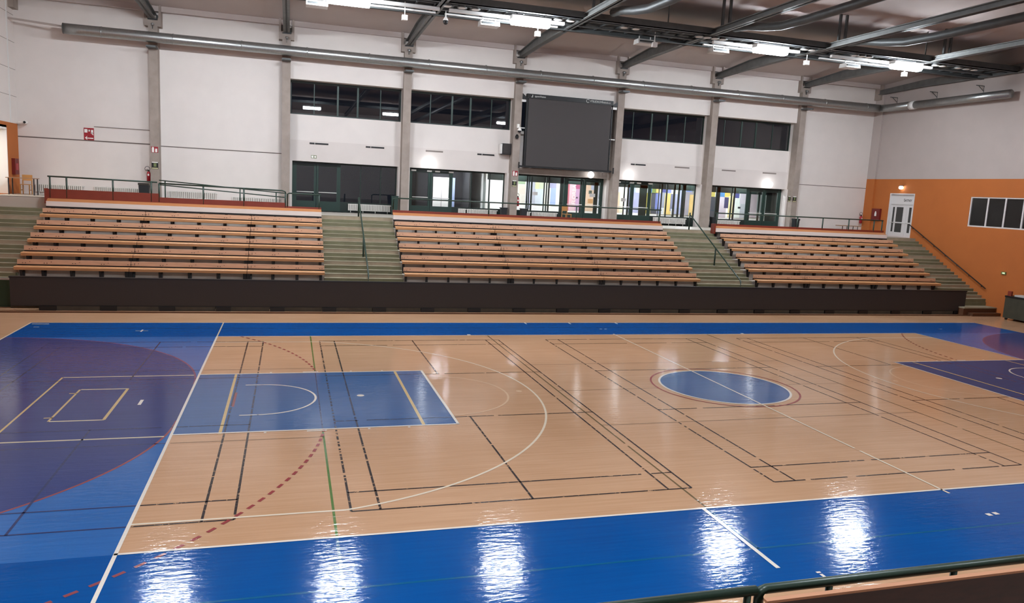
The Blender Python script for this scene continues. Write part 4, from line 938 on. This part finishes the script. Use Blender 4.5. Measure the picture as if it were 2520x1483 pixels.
# ------------------------------------------------------------------ roof: beams, lighting bridge, lamps, ducts
def roof():
    for i in range(7):
        X = PX[i] + .2
        w = ['over the leftmost pillar', 'over the second pillar from the left', 'over the third pillar from the left', 'left of the big screen', 'right of the big screen', 'over the second pillar from the right wall', 'over the pillar nearest the right wall'][i]
        r = empty('roof_beam', (X, 29.4, 12.2)); tag(r, 'grey steel roof beam running towards the camera ' + w, 'roof beam', 'steel roof beams')
        b = MB()
        side = [(0.15, 0.02), (-3.2, .12), (-6.5, .16), (-45, .16), (-45, .40), (-9, .40), (-6.5, .62), (-3.2, .58), (.15, .30)]
        b.prism_x(-.035, .035, side, 'steel_roof')
        for a, c in zip([(0.15, 0.02), (-3.2, .12), (-6.5, .16)], [(-3.2, .12), (-6.5, .16), (-45, .16)]):
            b.prism_x(-.15, .15, [(a[0], a[1]), (c[0], c[1]), (c[0], c[1] + .035), (a[0], a[1] + .035)], 'steel_roof')
        for a, c in zip([(.15, .30), (-3.2, .58), (-6.5, .62), (-9, .40)], [(-3.2, .58), (-6.5, .62), (-9, .40), (-45, .40)]):
            b.prism_x(-.15, .15, [(a[0], a[1]), (c[0], c[1]), (c[0], c[1] - .035), (a[0], a[1] - .035)], 'steel_roof')
        b.build('girder', r)
        for dx, dy in ((.06, -9.9), (.40, -9.9)) if i > 2 else ((.06, -9.9),):
            b = MB(); b.box(dx - .05, dx + .05, dy - .05, dy + .05, .38, zc(29.4 + dy) - 12.2, 'steel_dark'); b.build('hanger', r)
    r = empty('roof_beam', (XR - .25, 29.4, 12.25)); tag(r, 'grey steel roof beam running along the right wall', 'roof beam', 'steel roof beams')
    b = MB(); b.prism_x(-.05, .05, [(0.1, 0.0), (-3.2, .10), (-45, .14), (-45, .50), (-6.5, .56), (-3.2, .5), (.1, .28)], 'steel_roof'); b.prism_x(-.15, .15, [(0.1, 0.0), (-3.2, .10), (-3.2, .135), (.1, .035)], 'steel_roof'); b.prism_x(-.15, .15, [(-3.2, .10), (-45, .14), (-45, .175), (-3.2, .135)], 'steel_roof'); b.build('girder', r)
    for dx, lab in ((15.0, 'above the big screen'), (20.75, 'right of the big screen'), (26.75, 'nearer the right wall')):
        b = MB(); b.tube([(dx, 19.6, 12.66), (dx, 18.6, 12.55), (dx, 17.4, 12.30), (dx, 16.2, 12.12), (dx, 14.5, 12.06), (dx, -15.5, 12.06)], .17, 'steel_dark', 10)
        tag(b.build('cable_duct', smooth=True), 'dark round duct dropping from the lighting bridge %s' % lab, 'duct', 'ducts under the roof')
    for x in (17.8, 31.6):
        b = MB(); b.box(x - .02, x + .02, 20.1, 20.14, 12.6, zc(20.1), 'steel_dark'); tag(b.build('suspension_rod'), 'thin rod holding the lighting bridge %s' % ('above the big screen' if x < 20 else 'near the right wall'), 'rod')
    # bridge
    r = empty('lighting_bridge', (0, 20, 12.35)); tag(r, 'long dark steel lighting bridge under the ceiling', 'lighting bridge')
    def ch(y0, y1, z0, z1, name, m='steel_dark'):
        b = MB(); b.box(XL + .01, XR - .01, y0, y1, z0, z1, m); b.build(name, r)
    ch(.0, .06, .02, .30, 'near_channel'); ch(.0, .22, .02, .05, 'near_channel'); ch(2.45, 2.51, -.02, .24, 'far_channel'); ch(2.30, 2.51, -.02, .01, 'far_channel')
    ch(.72, .80, .10, .16, 'cable_tray'); ch(1.55, 1.75, .06, .12, 'cable_tray')
    b = MB(); x = XL + .4
    while x < XR: b.box(x, x + .06, .06, 2.45, .14, .20, 'steel_dark'); x += .75
    b.build('cross_members', r)
    b = MB(); b.box(XL, XR, .42, 2.45, .21, .23, 'steel_dark'); b.build('walkway', r)
    # luminaire track
    for a, c in ((-9, 8.0), (8.4, 13.4), (20.6, 25.2), (27.0, 33.0)):
        b = MB(); b.box(a, c, 1.0, 1.16, -.10, .02, 'white_metal'); b.build('lamp_track', r)
        b = MB(); b.box(a, c, 1.9, 2.0, -.04, .02, 'white_metal'); b.build('lamp_track', r)
    r2 = empty('lighting_bridge', (0, -6.6, 12.62)); tag(r2, 'lighting bridge over the near side, above and behind the viewer', 'lighting bridge')
    for y0, y1, z0, z1, nm in ((0, .06, 0, .28, 'near_channel'), (2.45, 2.51, 0, .28, 'far_channel'), (.06, 2.45, .22, .25, 'walkway')):
        b = MB(); b.box(XL, XR, y0, y1, z0, z1, 'steel_dark'); b.build(nm, r2)
    names = ['at the far left, out over the left stair', 'above the left bench block', 'above and left of the big screen', 'above the right of the middle bench block', 'nearest the right wall']
    names += ['over the near side, far left', 'over the near side, left of the camera', 'over the near side, right of the camera', 'over the near side, towards the right']
    for (x, y), nm in zip(LAMPXY + LAMPXY2, names):
        o = empty('high_bay_light', (x, y, 12.05)); tag(o, 'glaring lit ceiling luminaire ' + nm, 'ceiling light', 'lit luminaires under the lighting bridge')
        b = MB(); b.box(-.85, .85, -.20, .20, .10, .26, 'white_metal'); b.build('housing', o)
        for hx in (-.6, .6): b = MB(); b.box(hx - .015, hx + .015, -.015, .015, .26, .80 if y < 0 else .52, 'steel_dark'); b.build('hanger', o)
        b = MB(); b.prism_x(-.8, .8, [(-.22, .10), (-.22, -.02), (-.15, -.10), (.15, -.10), (.22, -.02), (.22, .10)], 'lamp'); b.build('diffuser', o)
    for x, lab in ((10.3, 'left of the bright lamp near the big screen'), (17.6, 'above the right edge of the big screen'), (21.4, 'left of the lamp over the middle bench block'), (28.8, 'left of the lamp nearest the right wall'), (3.2, 'beside the lamp above the left bench block')):
        o = empty('louvred_light', (x, 21.9, 12.02)); tag(o, 'unlit white louvred luminaire ' + lab, 'ceiling light', 'unlit luminaires under the lighting bridge')
        b = MB(); b.prism_x(-.42, .42, [(-.28, 0), (.28, 0), (.22, .20), (-.22, .20)], 'white_metal'); b.build('housing', o)
        b = MB(); b.box(-.36, .30, -.285, -.24, .06, .14, 'steel_dark'); b.build('louvre', o); b = MB(); b.box(-.3, -.26, -.02, .02, .2, .35, 'white_metal'); b.box(.26, .3, -.02, .02, .2, .35, 'white_metal'); b.build('hanger', o)
    k = 0
    for x in (8.2, 8.8, 9.35, 12.9, 13.45, 15.9, 16.45, 19.5, 19.9, 20.3, 20.7, 25.0, 25.4, 27.8, 28.2, 28.6, 32.6, 33.0, 34.0, 34.5, 35.0):
        o = empty('round_floodlight', (x, 20.42, 12.30)); k += 1
        tag(o, 'unlit round floodlight hanging in the lighting bridge', 'floodlight', 'unlit round floodlights in the lighting bridge')
        if k == 1:
            b = MB(); b.lathe(0, 0, [(.06, .22), (.09, .14), (.20, .02), (.20, .0)], 'steel_roof', 16); f0 = b.build('reflector', o, smooth=True); b = MB(); b.lathe(0, 0, [(.15, -.01), (.15, .01), (.01, .015)], 'rad', 16); f1 = b.build('lens', o)
        else:
            for f in (f0, f1): c = f.copy(); COL.objects.link(c); c.parent = o
    for x, z, lab in ((6.67, 11.93, 'left of the hanging dome camera'), (12.40, 11.89, 'above the left edge of the big screen'), (17.95, 12.0, 'above the right edge of the big screen'), (26.05, 11.98, 'under the crossing of bridge and beam'), (31.86, 11.97, 'below the lamp nearest the right wall')):
        o = empty('ceiling_sensor', (x, 21.6, z)); tag(o, 'small white cube sensor under the lighting bridge, ' + lab, 'sensor', 'small white ceiling sensors')
        b = MB(); b.box(-.11, .11, -.09, .09, -.10, .10, 'plate_white'); b.box(-.015, .015, -.015, .015, .10, .64, 'plate_white'); b.build('body', o)
    o = empty('dome_camera', (8.37, 21.6, 12.0)); tag(o, 'white dome camera with black lens hanging under the lighting bridge', 'camera')
    b = MB(); b.lathe(0, 0, [(.015, .40), (.03, .16), (.10, .05), (.11, .0)], 'plate_white', 16); b.build('housing', o, smooth=True); b = MB(); b.lathe(0, 0, [(.105, .0), (.10, -.09), (.05, -.15), (.01, -.16)], 'black', 16); b.build('dome', o, smooth=True)
    # floodlights on pillar heads
    for i in range(7):
        o = empty('pillar_spotlight', (PX[i] + .2, 29.34, 12.0)); tag(o, 'small white spotlight on the head of the pillar, ' + ['leftmost pillar', 'second pillar from the left', 'third pillar from the left', 'pillar left of the big screen', 'pillar right of the big screen', 'pillar between the last glazed bays', 'last pillar on the right'][i], 'spotlight', 'spotlights on pillar heads')
        b = MB(); b.tube([(-.02, .06, .02), (.03, -.10, -.03)], .05, 'galv', 12, .07); b.build('head', o, smooth=True); b = MB(); b.box(-.012, .012, -.02, .06, -.20, .0, 'steel_dark'); b.build('stem', o)
    # ducts
    o = empty('air_duct', (-7.55, 28.86, 11.33)); tag(o, 'long galvanised round air duct along the far wall', 'air duct')
    b = MB(); n = 60; b.tube([(44.6 * t / n, 0, -.02 * math.sin(PI * t / n)) for t in range(n + 1)], .235, 'galv', 28); b.build('tube', o, smooth=True)
    for k in range(15):
        b = MB(); x = 1.5 + k * 3.0; b.tube([(x, 0, -.0), (x + .05, 0, -.0)], .245, 'galv', 28); b.build('collar', o, smooth=True)
    b = MB(); b.tube([(-.03, 0, 0), (0, 0, 0)], .24, 'steel_roof', 28); b.build('end_cap', o)
    o = empty('air_duct', (37.2, 28.6, 11.33)); tag(o, 'grey round air duct along the right wall', 'air duct')
    b = MB(); b.tube([(-.15, .2, 0), (0, -.3, 0), (0, -2.0, 0)], .225, 'galv', 24); b.build('elbow', o, smooth=True)
    b = MB(); b.tube([(0, -2.1, 0), (0, -8.5, -.02)], .22, 'galv', 24); b.build('tube', o, smooth=True)
    b = MB(); b.tube([(0, -1.98, 0), (0, -2.35, 0)], .245, 'white_metal', 24); b.build('collar', o, smooth=True)
    for y, lab in ((28.29, 'nearest the corner'), (25.3, 'in the middle'), (22.24, 'farthest from the corner')):
        b = MB(); b.tube([(XR, y, 11.6), (XR, y, 11.98), (XR - .55, y, 11.98)], .02, 'steel_dark', 6); b.tube([(XR, y, 11.7), (XR - .4, y, 11.98)], .016, 'steel_dark', 6)
        tag(b.build('wall_bracket'), 'small dark bracket high on the right wall, %s' % lab, 'bracket', 'brackets on the right wall')
roof()

# ------------------------------------------------------------------ foreground railing and bench back
def foreground():
    o = empty('front_railing', (4.0, -7.0, 2.82)); tag(o, 'thick dark green tube railing in the near bottom right corner', 'railing')
    b = MB(); b.tube([(-3.0, 0, 0), (.93, 0, 0)], .030, 'rail_green', 14); b.build('handrail', o, smooth=True)
    b = MB(); b.tube([(.955, 0, -.6), (.955, 0, -.05), (.965, 0, -.005), (1.0, 0, .002), (5.5, 0, .002)], .030, 'rail_green', 14); b.build('handrail', o, smooth=True)
    for x in (.875,): b = MB(); b.tube([(x, 0, -1.2), (x, 0, 0)], .022, 'rail_green', 10); b.build('post', o, smooth=True)
    for x in (1.46, 2.44, 3.4, 4.4): b = MB(); b.tube([(x, 0, -1.2), (x, 0, 0)], .022, 'rail_green', 10); b.build('post', o, smooth=True)
    # spectator bench back
    r = empty('near_bench', (4.78, -7.32, 1.9)); tag(r, 'dark brown wooden bench back with a light timber edge, bottom right corner', 'bench')
    b = MB(); b.box(0, 6, 0, .026, .0, 1.035, 'dark_wood'); b.build('back_board', r)
    b = MB(); b.box(-.01, 6, -.004, .030, 1.035, 1.05, 'edge_wood'); b.build('top_edge', r)
    # near platform under the camera
    b = MB(); b.box(XL, XR, -16, -10.4, 3.0, 3.45, 'concrete'); b.box(XL, XR, -10.4, -7.6, 0, 1.9, 'concrete')
    struct(b.build('floor_near_gallery'))
foreground()
